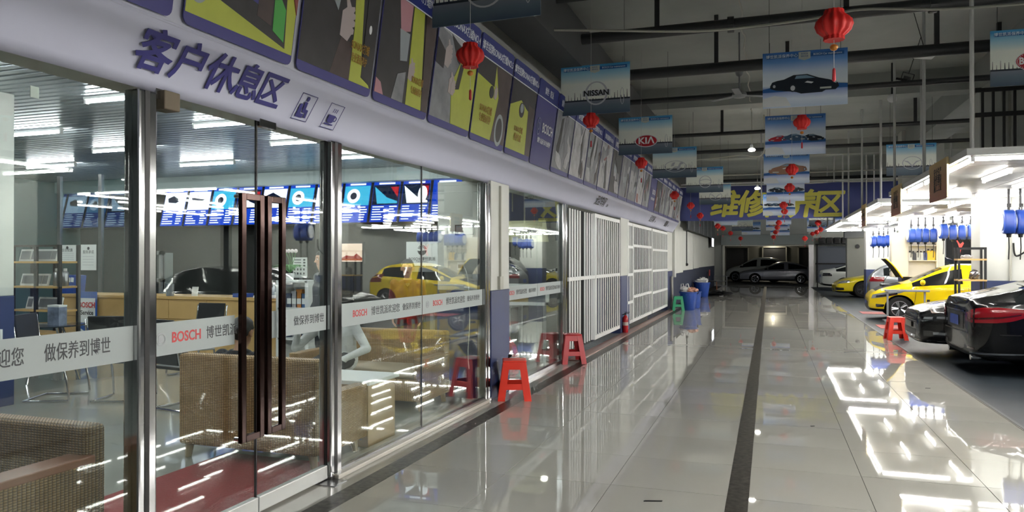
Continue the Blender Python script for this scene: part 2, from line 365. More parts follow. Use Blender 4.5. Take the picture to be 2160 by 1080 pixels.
# ------------------------------------------------------------------ showroom shell
mat('shop_floor', (150, 152, 146), 0.07, 0, 0.55, noise=(0.7, 0.05), bump=(1.2, 0.015))
struct('floor_showroom', MB().box(-16, -3.3, -4, 13.8, -0.12, 0), 'shop_floor', 'polished grey showroom floor')
mat('shop_wall', (42, 41, 39), 0.7, noise=(1.2, 0.06))
struct('wall_showroom_back', MB().box(-16, -3.3, 13.7, 13.9, 0, 3.6), 'shop_wall')
struct('wall_showroom_left', MB().box(-16.2, -16, -4, 13.9, 0, 3.6), mat('wall_teal', (120, 138, 138), 0.7))
SZ = 3.42
sc_ = struct('ceiling_showroom', MB().box(-16, -3.3, -4, 13.7, SZ + 0.06, SZ + 0.2), 'dark_steel', 'ribbed metal strip ceiling of the showroom')
sl = None
for i in range(118):
    y = 13.6 - i * 0.14
    if y < -2.6: break
    if sl is None:
        mb = MB(); mb.prism([(-0.06, 0.03), (-0.045, 0), (0.045, 0), (0.06, 0.03)], -16, -3.3, lambda u, v, h: (h, u, v))
        sl = obj('ceiling_slat', mb, mat('slat_metal', (178, 184, 190), 0.3, 0.6), sc_, loc=(0, y, SZ))
    else:
        c = sl.copy(); COL.objects.link(c); c.location = (0, y, SZ)
struct('trim_3', MB().box(-16, -3.3, 13.0, 13.7, 3.16, SZ), mat('bulkhead', (176, 188, 188), 0.6), 'pale bulkhead above the row of screens')
column(7, -9.0, -7.86, 5.1, 5.9, 1.2, SZ, label='white and blue column standing in the showroom at the left')
# room behind the gates
struct('floor_store', MB().box(-8, -3.3, 13.9, 25, -0.12, 0), 'shop_floor')
struct('wall_store_back', MB().box(-8, -7.8, 13.9, 25, 0, 3.4), 'wall_grey'); struct('wall_store_end', MB().box(-8, -3.3, 24.8, 25, 0, 3.4), 'wall_grey')
struct('ceiling_store', MB().box(-8, -3.3, 13.9, 25, 3.4, 3.5), 'wall_grey')
# ================================================================== fascia banner and its posters
Y0F, Y1F = -2.2, 25.0
ban = thing('fascia_banner', 'long white cloth banner with dark blue Chinese lettering above the glass front', 'banner', (0, 0, 0))
mat('banner_cloth', (192, 194, 213), 0.6, bump=(2.5, 0.12)); mat('letter_violet', (52, 50, 118), 0.55)
BT = Vector((-2.83, 0, 2.79)); BB = Vector((-3.03, 0, 2.475)); TT = Vector((-2.68, 0, 3.86))
mb = MB(); N = 110
vs = []
for i in range(N + 1):
    y = Y0F + (Y1F - Y0F) * i / N
    for j in range(7):
        t = j / 6; p = BB.lerp(BT, t); k = math.sin(y * 2.1) * 0.003 + math.sin(y * 5.3 + 1) * 0.002 - 0.02 * math.sin(math.pi * min(1, max(0, (y - 3.0) / 4.8))) * (1 if y < 7.8 else 0)
        vs.append((p.x + math.sin(t * 3.14) * 0.008 * math.sin(y * 3.7), y, p.z + k * (1 - t)))
mb.add(vs, [(i * 7 + j, (i + 1) * 7 + j, (i + 1) * 7 + j + 1, i * 7 + j + 1) for i in range(N) for j in range(6)])
o = obj('banner_cloth', mb, 'banner_cloth', ban, smooth='all'); s_ = o.modifiers.new('thick', 'SOLIDIFY'); s_.thickness = 0.004; s_.offset = -1
obj('backing_board', MB().prism([(BT.x - 0.005, BT.z - 0.01), (TT.x - 0.005, TT.z), (-3.1, TT.z), (-3.1, BT.z - 0.01)], Y0F, Y1F, lambda u, v, h: (u, h, v)), mat('cloth_plain', (192, 194, 210), 0.6), ban)
tb = math.atan2(BT.x - BB.x, BT.z - BB.z); ROTB = (R(90) + tb, 0, R(90))      # lower band leans out
def onband(y, t, lift=0.012):
    p = BB.lerp(BT, t); n = Vector((math.cos(tb), 0, -math.sin(tb)))
    return Vector((p.x, y, p.z)) + n * lift
def e3(rx, rz): return Matrix.Rotation(rz, 3, 'Z') @ Matrix.Rotation(rx, 3, 'X')
lay = lambda t: (Matrix.Rotation(t, 4, 'Y') @ Matrix(((0, 0, 1, 0), (1, 0, 0, 0), (0, 1, 0, 0), (0, 0, 0, 1)))).to_euler()
ROTB = tuple(lay(tb))
for ch, y in zip('客户休息区', [atX(q, 0, -2.93).y for q in (322, 396, 462, 518, 567)]):
    text('lettering', ch, 0.238, 'letter_violet', ban, onband(y, 0.52), ROTB, 0.013, ext=0.001, heavy=0.002)
def small_icon(y, kind):
    fn = lambda u, v, h: tuple(onband(y, 0.46, 0.013 + h) + Vector((math.sin(tb) * v, u, math.cos(tb) * v)))
    mb = MB(); w, hh = 0.085, 0.095
    for a in ((-w, w, -hh, -hh + 0.004), (-w, w, hh - 0.004, hh), (-w, -w + 0.004, -hh, hh), (w - 0.004, w, -hh, hh)):
        mb.prism([(a[0], a[2]), (a[1], a[2]), (a[1], a[3]), (a[0], a[3])], 0, 0.002, fn)
    if kind == 'cup':
        mb.prism([(-0.045, 0.01), (-0.04, -0.04), (-0.02, -0.05), (0.015, -0.05), (0.03, -0.04), (0.035, 0.01)], 0, 0.002, fn)
        ring_poly(mb, 0.042, -0.015, 0.02, 0.02, 0.008, fn, 0, 0.0018, n=12)
        mb.prism([(-0.06, -0.056), (0.05, -0.056), (0.04, -0.066), (-0.05, -0.066)], 0, 0.002, fn)
        for u in (-0.02, 0.0, 0.02): mb.prism([(u, 0.03), (u + 0.005, 0.03), (u + 0.008, 0.06), (u + 0.003, 0.06)], 0, 0.002, fn)
    else:
        mb.prism(ellipse(0.0, 0.062, 0.014, 0.018, 12), 0, 0.002, fn)
        mb.prism([(-0.02, 0.04), (0.012, 0.04), (0.02, -0.01), (0.05, -0.012), (0.058, -0.07), (0.036, -0.07), (0.03, -0.035), (-0.005, -0.035)], 0, 0.002, fn)
        mb.prism([(-0.055, 0.02), (-0.028, 0.02), (-0.015, -0.045), (0.02, -0.045), (0.02, -0.075), (-0.055, -0.075)], 0, 0.002, fn)
    obj('rest_symbol', mb, 'letter_violet', ban)
small_icon(atX(641, 0, -2.93).y, 'seat'); small_icon(atX(700, 0, -2.93).y, 'cup')
for s, y, sz in (('无尘车间', 13.3, 0.2), ('无尘车间', 19.6, 0.2), ('贴膜间', 22.4, 0.2)):
    text('lettering', s, sz, 'decal_black', ban, onband(y, 0.58), ROTB, 0.01, ext=0.001)
    text('lettering', '>>', sz * 0.6, 'decal_black', ban, onband(y + len(s) * sz * 0.5 + 0.25, 0.48), ROTB, 0.01, ext=0.001)
# posters: one frame of reference per poster on the leaning upper strip
tp = math.atan2(TT.x - BT.x, TT.z - BT.z); PH = (TT - BT).length; ROTP = tuple(lay(tp))
mat('p_violet', (56, 54, 124), 0.5); mat('p_navy', (40, 50, 122), 0.5); mat('p_yellow', (178, 186, 70), 0.5, noise=(4, 0.08)); mat('p_dark', (42, 40, 42), 0.5, noise=(6, 0.25))
mat('p_brown', (70, 56, 54), 0.5, noise=(5, 0.25)); mat('p_skin', (176, 164, 164), 0.5); mat('p_grey', (128, 130, 136), 0.5, noise=(5, 0.3)); mat('p_pale', (178, 178, 182), 0.5, noise=(7, 0.25))
mat('p_green', (70, 160, 70), 0.5); mat('p_red', (140, 70, 66), 0.5); mat('p_pink', (180, 130, 140), 0.5); mat('p_steel', (150, 158, 164), 0.4)
mat('p_orange', (160, 120, 40), 0.5)
PM = ['p_violet', 'p_navy', 'p_yellow', 'p_dark', 'p_brown', 'p_skin', 'p_grey', 'p_pale', 'p_green', 'p_red', 'p_pink', 'p_steel', 'white_print', 'p_orange', 'p_dark']
VI, NA, YE, DK, BR, SK, GR, PA, GN, RD, PK, ST, WH, OR, D2 = range(15)
def hand(cx, cy, s, flip=1):
    """outline of a fist with pointing finger, for the printed pictures"""
    q = [(-0.5, -0.7), (0.1, -0.8), (0.35, -0.5), (0.5, -0.45), (0.52, -0.28), (0.38, -0.22), (0.55, -0.15), (0.56, 0.02), (0.4, 0.06), (0.54, 0.14), (0.52, 0.3), (0.36, 0.32), (0.46, 0.44), (0.4, 0.56), (0.15, 0.5), (-0.1, 0.75), (-0.3, 0.7), (-0.2, 0.4), (-0.5, 0.2)]
    return [(cx + flip * a * s, cy + b * s) for a, b in q]
def poster(i, y0, y1, head, shapes, label, base=VI, texts=()):
    w = y1 - y0
    p = thing('wall_poster', label, 'poster', (BT.x + 0.012, y0, BT.z), 0.0, 'posters on the fascia strip')
    p.rotation_euler = ROTP                     # local x along the wall, local y up, local z out
    fn = lambda u, v, h: (u * w, v * PH, h)
    obj('poster_board', MB().prism(rrect(0.012, w - 0.012, 0.012, PH - 0.005, 0.045), 0, 0.006, lambda u, v, h: (u, v, h)), PM[base], p)
    mb = MB()
    for k, (mi, poly) in enumerate(shapes): mb.prism([(min(max(a, 0.02), 0.98), b) for a, b in poly], 0.006, 0.0072 + 0.0006 * k, fn, mi)
    if shapes: obj('printed_picture', mb, PM, p)
    if head:
        obj('header_strip', MB().prism([(0.02, 0.80), (0.98, 0.80), (0.98, 0.985), (0.02, 0.985)], 0.006, 0.0125, fn), PM[NA], p)
        obj('header_line', MB().prism([(0.0, 0.792), (1.0, 0.792), (1.0, 0.80), (0.0, 0.80)], 0.006, 0.0128, fn), 'white_print', p)
        text('lettering', head, 0.098, 'white_print', p, (w / 2, 0.885 * PH, 0.0135), (0, 0, 0), 0.006, sx=0.80)
    for s, u, v, sz, m, sx in texts:
        text('lettering', s, sz, m, p, (u * w, v * PH, 0.016), (0, 0, 0), 0.01, sx=sx)
    return p
H = lambda n: '博世招牌SONAX打蜡NO.%d' % n
full = lambda mi: (mi, [(0.02, 0.07), (0.98, 0.07), (0.98, 0.79), (0.02, 0.79)])
poster(0, -0.95, 0.0, None, [], 'plain violet fascia panel beyond the left edge', VI)
poster(0, 1.98, 2.93, None, [], 'plain violet fascia panel left of the wax posters', VI)
poster(1, 2.98, 3.90, H(1), [full(YE), (DK, [(0.22, 0.20), (0.90, 0.09), (0.86, 0.5), (0.62, 0.60), (0.30, 0.62)]), (VI, [(0.32, 0.30), (0.6, 0.26), (0.6, 0.5), (0.34, 0.52)]), (BR, [(0.60, 0.20), (0.74, 0.18), (0.74, 0.42), (0.60, 0.44)]),
    (GN, [(0.76, 0.16), (0.88, 0.12), (0.87, 0.30), (0.80, 0.36), (0.75, 0.34)]), (ST, ellipse(0.10, 0.24, 0.085, 0.11)), (D2, ellipse(0.09, 0.24, 0.06, 0.08)), (ST, ellipse(0.09, 0.24, 0.03, 0.04)), (ST, ellipse(0.80, 0.47, 0.045, 0.05)), (DK, ellipse(0.80, 0.47, 0.028, 0.03)), (RD, [(0.88, 0.5), (0.98, 0.3), (0.98, 0.75), (0.86, 0.75)]), (SK, [(0.44, 0.56), (0.5, 0.5), (0.54, 0.6), (0.5, 0.68)])],
    'fascia poster of a tool bag on a yellow car', VI)
poster(2, 3.93, 4.86, H(2), [full(DK), (BR, [(0.4, 0.07), (0.7, 0.07), (0.7, 0.3), (0.5, 0.32)]), (YE, [(0.66, 0.07), (0.96, 0.07), (0.80, 0.24), (0.72, 0.79), (0.60, 0.79), (0.66, 0.4)]), (SK, hand(0.56, 0.44, 0.17)), (SK, [(0.36, 0.70), (0.6, 0.66), (0.62, 0.58), (0.54, 0.58), (0.42, 0.79)]), (ST, [(0.34, 0.52), (0.42, 0.46), (0.44, 0.56), (0.36, 0.66)]), (D2, [(0.82, 0.12), (0.98, 0.08), (0.98, 0.79), (0.80, 0.79)]), (WH, ellipse(0.88, 0.45, 0.02, 0.03, 12)), (WH, ellipse(0.9, 0.72, 0.025, 0.05, 12))],
    'fascia poster of a hand holding a waxing tool on dark cloth', VI, [('SONAX打蜡', 0.76, 0.30, 0.075, 'p_orange', 0.6), ('专业漆面养护', 0.76, 0.22, 0.07, 'p_orange', 0.5)])
poster(3, 4.88, 5.81, H(3), [full(DK), (PK, [(0.26, 0.79), (0.5, 0.79), (0.5, 0.60), (0.34, 0.56)]), (ST, [(0.32, 0.58), (0.5, 0.58), (0.5, 0.38), (0.38, 0.36)]), (YE, [(0.56, 0.07), (0.86, 0.07), (0.72, 0.79), (0.52, 0.79)]), (SK, hand(0.60, 0.34, 0.11)), (GR, [(0.3, 0.07), (0.5, 0.07), (0.5, 0.3), (0.36, 0.26)]), (BR, [(0.86, 0.07), (0.98, 0.07), (0.98, 0.79), (0.76, 0.79)]), (PK, [(0.02, 0.07), (0.16, 0.07), (0.1, 0.15), (0.02, 0.17)])],
    'fascia poster of a worker polishing with a yellow strip', VI, [('SONAX打蜡', 0.72, 0.27, 0.07, 'p_orange', 0.55), ('专业漆面养护', 0.72, 0.19, 0.065, 'p_orange', 0.5)])
poster(4, 5.83, 6.76, H(4), [full(GR), (PA, [(0.10, 0.79), (0.98, 0.70), (0.98, 0.79)]), (D2, [(0.3, 0.79), (0.85, 0.66), (0.86, 0.5), (0.5, 0.6)]), (DK, [(0.02, 0.5), (0.2, 0.48), (0.22, 0.62), (0.02, 0.7)]), (SK, hand(0.28, 0.62, 0.15)), (SK, hand(0.42, 0.40, 0.12)), (YE, [(0.5, 0.07), (0.98, 0.07), (0.98, 0.68), (0.6, 0.64), (0.42, 0.4)]), (DK, [(0.5, 0.36), (0.6, 0.38), (0.66, 0.58), (0.58, 0.60)]), (SK, hand(0.46, 0.38, 0.10))],
    'fascia poster of two hands wiping with a sponge', VI)
poster(5, 6.78, 7.77, H(5), [full(YE), (DK, [(0.02, 0.62), (0.5, 0.58), (0.5, 0.79), (0.02, 0.79)]), (BR, [(0.56, 0.07), (0.98, 0.07), (0.98, 0.79), (0.5, 0.79), (0.66, 0.5)]), (ST, ellipse(0.78, 0.20, 0.13, 0.16)), (D2, ellipse(0.78, 0.20, 0.09, 0.12)), (D2, ellipse(0.44, 0.52, 0.06, 0.06)), (SK, hand(0.56, 0.54, 0.09))],
    'yellow fascia poster with a car wheel at its right', VI, [('SONAX打蜡', 0.33, 0.33, 0.09, 'p_orange', 0.7), ('专业漆面养护', 0.33, 0.24, 0.09, 'p_orange', 0.6)])
poster(6, 7.80, 8.71, H(6), [full(YE), (DK, [(0.02, 0.52), (0.4, 0.62), (0.62, 0.56), (0.98, 0.5), (0.98, 0.79), (0.02, 0.79)]), (BR, [(0.78, 0.07), (0.98, 0.07), (0.98, 0.6), (0.70, 0.62)]), (D2, ellipse(0.45, 0.52, 0.10, 0.08)), (ST, ellipse(0.45, 0.54, 0.06, 0.05))],
    'yellow fascia poster of a polishing machine before the blue panel', VI, [('SONAX打蜡', 0.4, 0.30, 0.08, 'p_orange', 0.7), ('养护专家', 0.4, 0.21, 0.09, 'p_orange', 0.7)])
def logo_panel(y0, y1, label):
    p = poster(7, y0, y1, '博世 · 凯派', [], label, VI, [('BOSCH', 0.62, 0.46, 0.17, 'white_print', 0.85), ('博世 凯派汽车专业养护', 0.52, 0.30, 0.075, 'white_print', 0.75)])
    mb = MB(); w = y1 - y0; fn = lambda u, v, h: (u, v, h)
    ring_poly(mb, 0.2 * w, 0.46 * PH, 0.075, 0.11, 0.014, fn, 0.006, 0.014); ring_poly(mb, 0.2 * w, 0.46 * PH, 0.035, 0.05, 0.012, fn, 0.006, 0.0142, n=16)
    obj('ring_emblem', mb, mat('p_greyblue', (120, 124, 160), 0.5), p)
logo_panel(8.73, 9.62, 'dark blue fascia panel with white brand name after the yellow posters')
rr = random.Random(3)
yy = 9.65; k = 0
while yy < 24.2:
    y1 = yy + 0.95
    if k == 9: logo_panel(yy, y1 - 0.02, 'dark blue fascia panel with white brand name far down the corridor')
    else:
        base = [GR, PA, GR, PA, DK, GR][k % 6]; sh = [full(base)]
        for q in range(7):
            cx, cy = rr.uniform(0.12, 0.88), rr.uniform(0.16, 0.72); a = rr.uniform(0, 3.14); l = rr.uniform(0.15, 0.4); t = rr.uniform(0.03, 0.11)
            sh.append((rr.choice([PA, DK, GR, D2, ST, BR, PA, RD if k > 2 else DK]), [(cx + math.cos(a + s) * m * 0.8, min(0.79, max(0.08, cy + math.sin(a + s) * m))) for s, m in ((0, l), (0.5, l * 0.8), (1.5, t), (2.6, l * 0.7), (3.14, l), (3.7, l * 0.6), (4.7, t))]))
        poster(8 + k, yy, y1 - 0.02, '博世招牌养护 NO.%d' % (k + 1), sh, 'grey toned detailing poster, %s after the first blue panel' % ORD[k if k < 9 else k - 1], VI)
    yy = y1; k += 1
# ================================================================== hanging posters, lanterns, far banner
def ramp_mat(name, stops, rough=0.35, axis=2, cloud=0.0):
    m = bpy.data.materials.new(name); m.use_nodes = True; nt = m.node_tree; b = nt.nodes['Principled BSDF']; b.inputs['Roughness'].default_value = rough
    tc = nt.nodes.new('ShaderNodeTexCoord'); sp = nt.nodes.new('ShaderNodeSeparateXYZ'); r = nt.nodes.new('ShaderNodeValToRGB')
    nt.links.new(tc.outputs['Generated'], sp.inputs[0])
    if cloud:
        n = nt.nodes.new('ShaderNodeTexNoise'); n.inputs['Scale'].default_value = 3.5; nt.links.new(tc.outputs['Generated'], n.inputs['Vector'])
        a = nt.nodes.new('ShaderNodeMath'); a.operation = 'MULTIPLY_ADD'; a.inputs[1].default_value = cloud; nt.links.new(n.outputs[0], a.inputs[0]); nt.links.new(sp.outputs[axis], a.inputs[2])
        nt.links.new(a.outputs[0], r.inputs[0])
    else: nt.links.new(sp.outputs[axis], r.inputs[0])
    el = r.color_ramp.elements
    while len(el) < len(stops): el.new(0.5)
    for e, (p, c) in zip(el, stops): e.position = p; e.color = (*lin(c), 1)
    nt.links.new(r.outputs[0], b.inputs['Base Color']); MATS[name] = m
    return m
ramp_mat('sign_city', [(0, (60, 78, 98)), (0.18, (92, 108, 122)), (0.31, (120, 126, 138)), (0.34, (236, 240, 228)), (0.66, (232, 238, 232)), (0.86, (150, 200, 222)), (1, (70, 150, 205))], cloud=0.06)
ramp_mat('sign_ice', [(0, (180, 200, 226)), (0.18, (220, 230, 246)), (0.36, (90, 124, 200)), (0.42, (220, 230, 238)), (0.65, (206, 220, 240)), (0.85, (104, 154, 220)), (1, (60, 112, 190))], cloud=0.05)
mat('sign_band', (40, 92, 160), 0.4); mat('sign_text', (214, 226, 236), 0.4); mat('sign_silver', (186, 190, 196), 0.3); mat('sign_dark', (34, 42, 52), 0.4)
mat('sign_red', (176, 30, 44), 0.4); mat('sign_bronze', (150, 112, 90), 0.4); mat('sign_carblue', (52, 80, 110), 0.4); mat('sign_badge', (190, 196, 188), 0.4); mat('sign_car_black', (26, 34, 46), 0.3); mat('sign_glass', (120, 150, 176), 0.3); mat('sign_white', (212, 216, 220), 0.4)
SM = ['sign_band', 'sign_text', 'sign_silver', 'sign_dark', 'sign_red', 'sign_bronze', 'sign_carblue', 'sign_badge', 'sign_car_black', 'sign_glass', 'sign_white']
def car_print(mb, cx, cy, s, mi, fn, h, flip=1):
    F = lambda pts: [(cx + flip * a * s, cy + b * s) for a, b in pts]
    mb.prism(F([(-0.5, 0.02), (-0.47, 0.10), (-0.40, 0.13), (-0.30, 0.15), (-0.16, 0.235), (0.04, 0.24), (0.20, 0.15), (0.36, 0.09), (0.47, 0.02), (0.49, -0.06), (0.44, -0.13), (0.30, -0.13), (0.25, -0.17), (-0.05, -0.18), (-0.12, -0.14), (-0.2, -0.12), (-0.42, -0.08), (-0.5, -0.04)]), 0, h, fn, mi)
    mb.prism(F([(-0.12, 0.215), (0.03, 0.22), (0.15, 0.15), (-0.14, 0.15)]), 0, h + 0.0006, fn, 9)
    for wx, wy, wr in ((-0.17, -0.05, 0.085), (-0.44, 0.01, 0.05)):
        mb.prism(F(ellipse(wx, wy, wr * 0.62, wr, 14)), 0, h + 0.0008, fn, 3); mb.prism(F(ellipse(wx, wy, wr * 0.4, wr * 0.68, 12)), 0, h + 0.0012, fn, 2)
    mb.prism(F([(0.0, 0.06), (0.10, 0.03), (0.13, 0.06), (0.04, 0.09)]), 0, h + 0.001, fn, 10); mb.prism(F([(0.40, 0.04), (0.45, 0.0), (0.45, 0.03), (0.41, 0.07)]), 0, h + 0.001, fn, 10)
    mb.prism(F([(0.22, -0.10), (0.38, -0.10), (0.38, -0.06), (0.22, -0.06)]), 0, h + 0.001, fn, 7)
def hang_sign(kind, label, x, y, zc, w=0.96, h=0.675, rz=0.0, wires=True):
    p = thing('hanging_sign', label, 'sign', (x, y, zc), rz, 'printed signs hanging over the corridor')
    ice = kind.startswith('cars')
    obj('sign_board', MB().box(-w / 2, w / 2, -0.006, 0.006, -h / 2, h / 2), 'sign_ice' if ice else 'sign_city', p)
    fn = lambda u, v, t: (u * w, -0.006 - t, v * h)
    mb = MB()
    mb.prism([(-0.46, 0.39), (0.46, 0.39), (0.46, 0.455), (-0.46, 0.455)], 0, 0.0015, fn, 0)
    mb.prism([(-0.07, 0.48), (0.07, 0.48), (0.07, 0.36), (0, 0.33), (-0.07, 0.36)], 0, 0.0025, fn, 7)
    if not ice:
        rq = random.Random(len(label) + int(y))
        for q in range(22):
            u = -0.48 + q * 0.0445; hh = rq.uniform(0.02, 0.16) * (0.35 if abs(u) < 0.2 else 1); ww = rq.uniform(0.005, 0.018)
            mb.prism([(u, -0.20), (u + ww, -0.20), (u + ww * 0.7, -0.20 + hh), (u + ww * 0.3, -0.20 + hh)], 0, 0.0012, fn, 3)
        ring_poly(mb, 0.39, -0.17, 0.028, 0.17, 0.009, fn, 0, 0.0014, 2, 18)
        mb.prism([(-0.5, -0.23), (0.5, -0.23), (0.5, -0.20), (-0.5, -0.20)], 0, 0.0014, fn, 3)
    else:
        mb.prism([(-0.5, -0.16), (-0.3, -0.10), (-0.1, -0.13), (0.2, -0.09), (0.5, -0.13), (0.5, -0.20), (-0.5, -0.22)], 0, 0.0012, fn, 0)
        mb.prism([(-0.5, -0.48), (-0.5, -0.33), (-0.36, -0.28), (-0.22, -0.32), (-0.16, -0.48)], 0, 0.0016, fn, 10)
    cx, cy = 0.02, -0.08
    if kind == 'nissan':
        ring_poly(mb, cx, cy, 0.165, 0.24, 0.028, fn, 0, 0.003, 2); mb.prism([(cx - 0.2, cy - 0.055), (cx + 0.2, cy - 0.055), (cx + 0.2, cy + 0.055), (cx - 0.2, cy + 0.055)], 0, 0.0045, fn, 2)
    elif kind == 'kia':
        mb.prism(ellipse(cx, cy - 0.07, 0.21, 0.165), 0, 0.003, fn, 10); mb.prism(ellipse(cx, cy - 0.07, 0.195, 0.145), 0, 0.004, fn, 4)
    elif kind == 'hyundai':
        ring_poly(mb, cx, cy - 0.05, 0.25, 0.19, 0.016, fn, 0, 0.003, 2)
        mb.prism([(cx - 0.17, cy - 0.16), (cx - 0.12, cy - 0.17), (cx - 0.02, cy - 0.06), (cx + 0.06, cy - 0.05), (cx + 0.10, cy + 0.07), (cx + 0.15, cy + 0.09), (cx + 0.19, cy + 0.03), (cx + 0.13, cy + 0.01), (cx + 0.09, cy - 0.15), (cx + 0.04, cy - 0.16), (cx + 0.04, cy - 0.09), (cx - 0.06, cy - 0.10)], 0, 0.0035, fn, 2)
        mb.prism([(cx - 0.10, cy - 0.05), (cx - 0.06, cy + 0.08), (cx, cy + 0.09), (cx - 0.04, cy - 0.03)], 0, 0.0035, fn, 2)
    elif kind == 'mazda':
        ring_poly(mb, cx, cy - 0.03, 0.20, 0.21, 0.016, fn, 0, 0.003, 2)
        mb.prism([(cx - 0.19, cy + 0.06), (cx - 0.08, cy + 0.03), (cx, cy - 0.10), (cx + 0.08, cy + 0.03), (cx + 0.19, cy + 0.06), (cx + 0.08, cy - 0.02), (cx, cy - 0.16), (cx - 0.08, cy - 0.02)], 0, 0.0035, fn, 2)
    elif kind == 'bugatti':
        mb.prism(ellipse(cx, cy, 0.25, 0.19), 0, 0.003, fn, 10); mb.prism(ellipse(cx, cy, 0.24, 0.178), 0, 0.004, fn, 4)
        for q in range(44): a = 2 * math.pi * q / 44; mb.prism(ellipse(cx + 0.226 * math.cos(a), cy + 0.163 * math.sin(a), 0.006, 0.008, 6), 0, 0.005, fn, 10)
    elif kind == 'star':
        ring_poly(mb, cx - 0.02, cy + 0.02, 0.19, 0.27, 0.02, fn, 0, 0.003, 2)
        for a in (90, 210, 330): mb.prism([(cx - 0.02 + 0.02 * math.cos(R(a + 90)), cy + 0.02 + 0.03 * math.sin(R(a + 90))), (cx - 0.02 + 0.18 * math.cos(R(a)), cy + 0.02 + 0.26 * math.sin(R(a))), (cx - 0.02 + 0.02 * math.cos(R(a - 90)), cy + 0.02 + 0.03 * math.sin(R(a - 90)))], 0, 0.003, fn, 2)
    elif kind == 'ring':
        ring_poly(mb, cx, cy, 0.17, 0.24, 0.022, fn, 0, 0.003, 2); ring_poly(mb, cx, cy, 0.17, 0.10, 0.022, fn, 0, 0.0035, 2)
    elif kind == 'cars1': car_print(mb, 0.0, -0.12, 0.82, 8, fn, 0.002)
    elif kind == 'cars3':
        car_print(mb, -0.27, -0.09, 0.36, 4, fn, 0.002, -1); car_print(mb, 0.28, -0.10, 0.40, 8, fn, 0.0022); car_print(mb, 0.0, -0.08, 0.42, 6, fn, 0.0035)
    elif kind == 'carsb': car_print(mb, 0.02, -0.05, 0.85, 5, fn, 0.002, -1)
    elif kind == 'cars2': car_print(mb, -0.2, -0.06, 0.5, 8, fn, 0.002); car_print(mb, 0.26, -0.06, 0.46, 3, fn, 0.003, -1)
    elif kind == 'carsr':
        for q in range(4): car_print(mb, -0.3 + q * 0.2, 0.0, 0.34, (8, 6, 3, 8)[q], fn, 0.002 + 0.0012 * q)
    obj('printed_picture', mb, SM, p)
    text('lettering', '博世凯派保养中心', 0.046, 'sign_text', p, (-0.27 * w, -0.0085, 0.423 * h), FACE_Y, 0.01)
    text('lettering', 'BOSCH Car maintenance', 0.034, 'sign_text', p, (0.27 * w, -0.0085, 0.423 * h), FACE_Y, 0.004, sx=0.9)
    for i, s in enumerate(('BOSCH', 'SERVICE')): text('badge_lettering', s, 0.026, 'sign_band', p, (0, -0.0095, (0.445 - 0.045 * i) * h), FACE_Y, 0.004, sx=0.9)
    if kind == 'nissan': text('lettering', 'NISSAN', 0.105, 'black_print', p, (cx * w, -0.0112, cy * h), FACE_Y, 0.012, heavy=0.002)
    if kind == 'kia': text('lettering', 'KIΛ', 0.16, 'white_print', p, (cx * w, -0.0108, (cy - 0.07) * h), FACE_Y, 0.012, sx=1.15, heavy=0.003)
    if kind == 'bugatti': text('lettering', 'BUGATTI', 0.115, 'white_print', p, (cx * w, -0.0108, cy * h), FACE_Y, 0.012, sx=0.84, heavy=0.003)
    if wires:
        for sx in (-1, 1):
            obj('hanging_wire', MB().cyl((sx * w * 0.42, 0, h / 2 - 0.01), (sx * w * 0.42, 0, CZ - zc), 0.003, n=6), 'pipe_black', p)
    return p
SGN = [('star', 'dark hanging sign with a ring star emblem, nearest over the glass doors', -2.2, 5.66, 3.89, -0.02), ('nissan', 'hanging sign with a silver ring emblem crossed by a black-lettered bar', -2.24, 9.9, 3.92, -0.01), ('kia', 'hanging sign with a red oval emblem of three white letters', -2.1, 13.35, 3.83, 0.0),
       ('hyundai', 'hanging sign with a slanted silver letter in an oval', -1.98, 16.7, 3.75, 0.02), ('ring', 'hanging city sign just behind the slanted letter sign', -1.62, 20.3, 3.72, 0), ('mazda', 'small hanging city sign before the blue banner at left', -1.60, 24.0, 3.66, 0),
       ('cars1', 'hanging sign showing one black sports car', 0.41, 9.62, 3.79, 0.03), ('cars3', 'hanging sign showing three cars, one of them red', 0.42, 13.4, 3.71, 0.03), ('carsb', 'hanging sign showing a bronze hatchback', 0.37, 17.6, 3.63, 0), ('cars2', 'hanging sign showing two dark cars before the blue banner', 0.42, 21.2, 3.50, 0), ('carsr', 'hanging sign with a row of cars in front of yellow lettering', 0.30, 24.8, 3.32, 0),
       ('bugatti', 'hanging sign with a dotted red oval emblem at the right edge', 3.02, 10.4, 4.03, 0.05), ('mazda', 'hanging sign with a winged oval emblem above the light racks', 2.87, 17.7, 3.73, 0.04)]
for a in SGN: hang_sign(*a[:2], a[2], a[3], a[4], rz=a[5])
for i, (kd, x, y, z) in enumerate((('cars2', -1.75, 33.0, 3.1), ('mazda', -1.2, 37.0, 3.0), ('carsr', -0.9, 41.5, 2.95), ('cars2', 0.4, 33.0, 3.1), ('carsb', 0.35, 37.0, 3.0), ('cars2', 0.55, 41.5, 2.9), ('mazda', 2.05, 33.0, 3.05), ('carsr', 2.45, 33.4, 3.12), ('cars2', 2.2, 38.0, 2.95))):
    hang_sign(kd, 'hanging sign beyond the blue banner, %s counted from the left' % ORD[(0, 1, 2, 3, 4, 5, 6, 8, 7)[i]], x, y, z + 0.3)
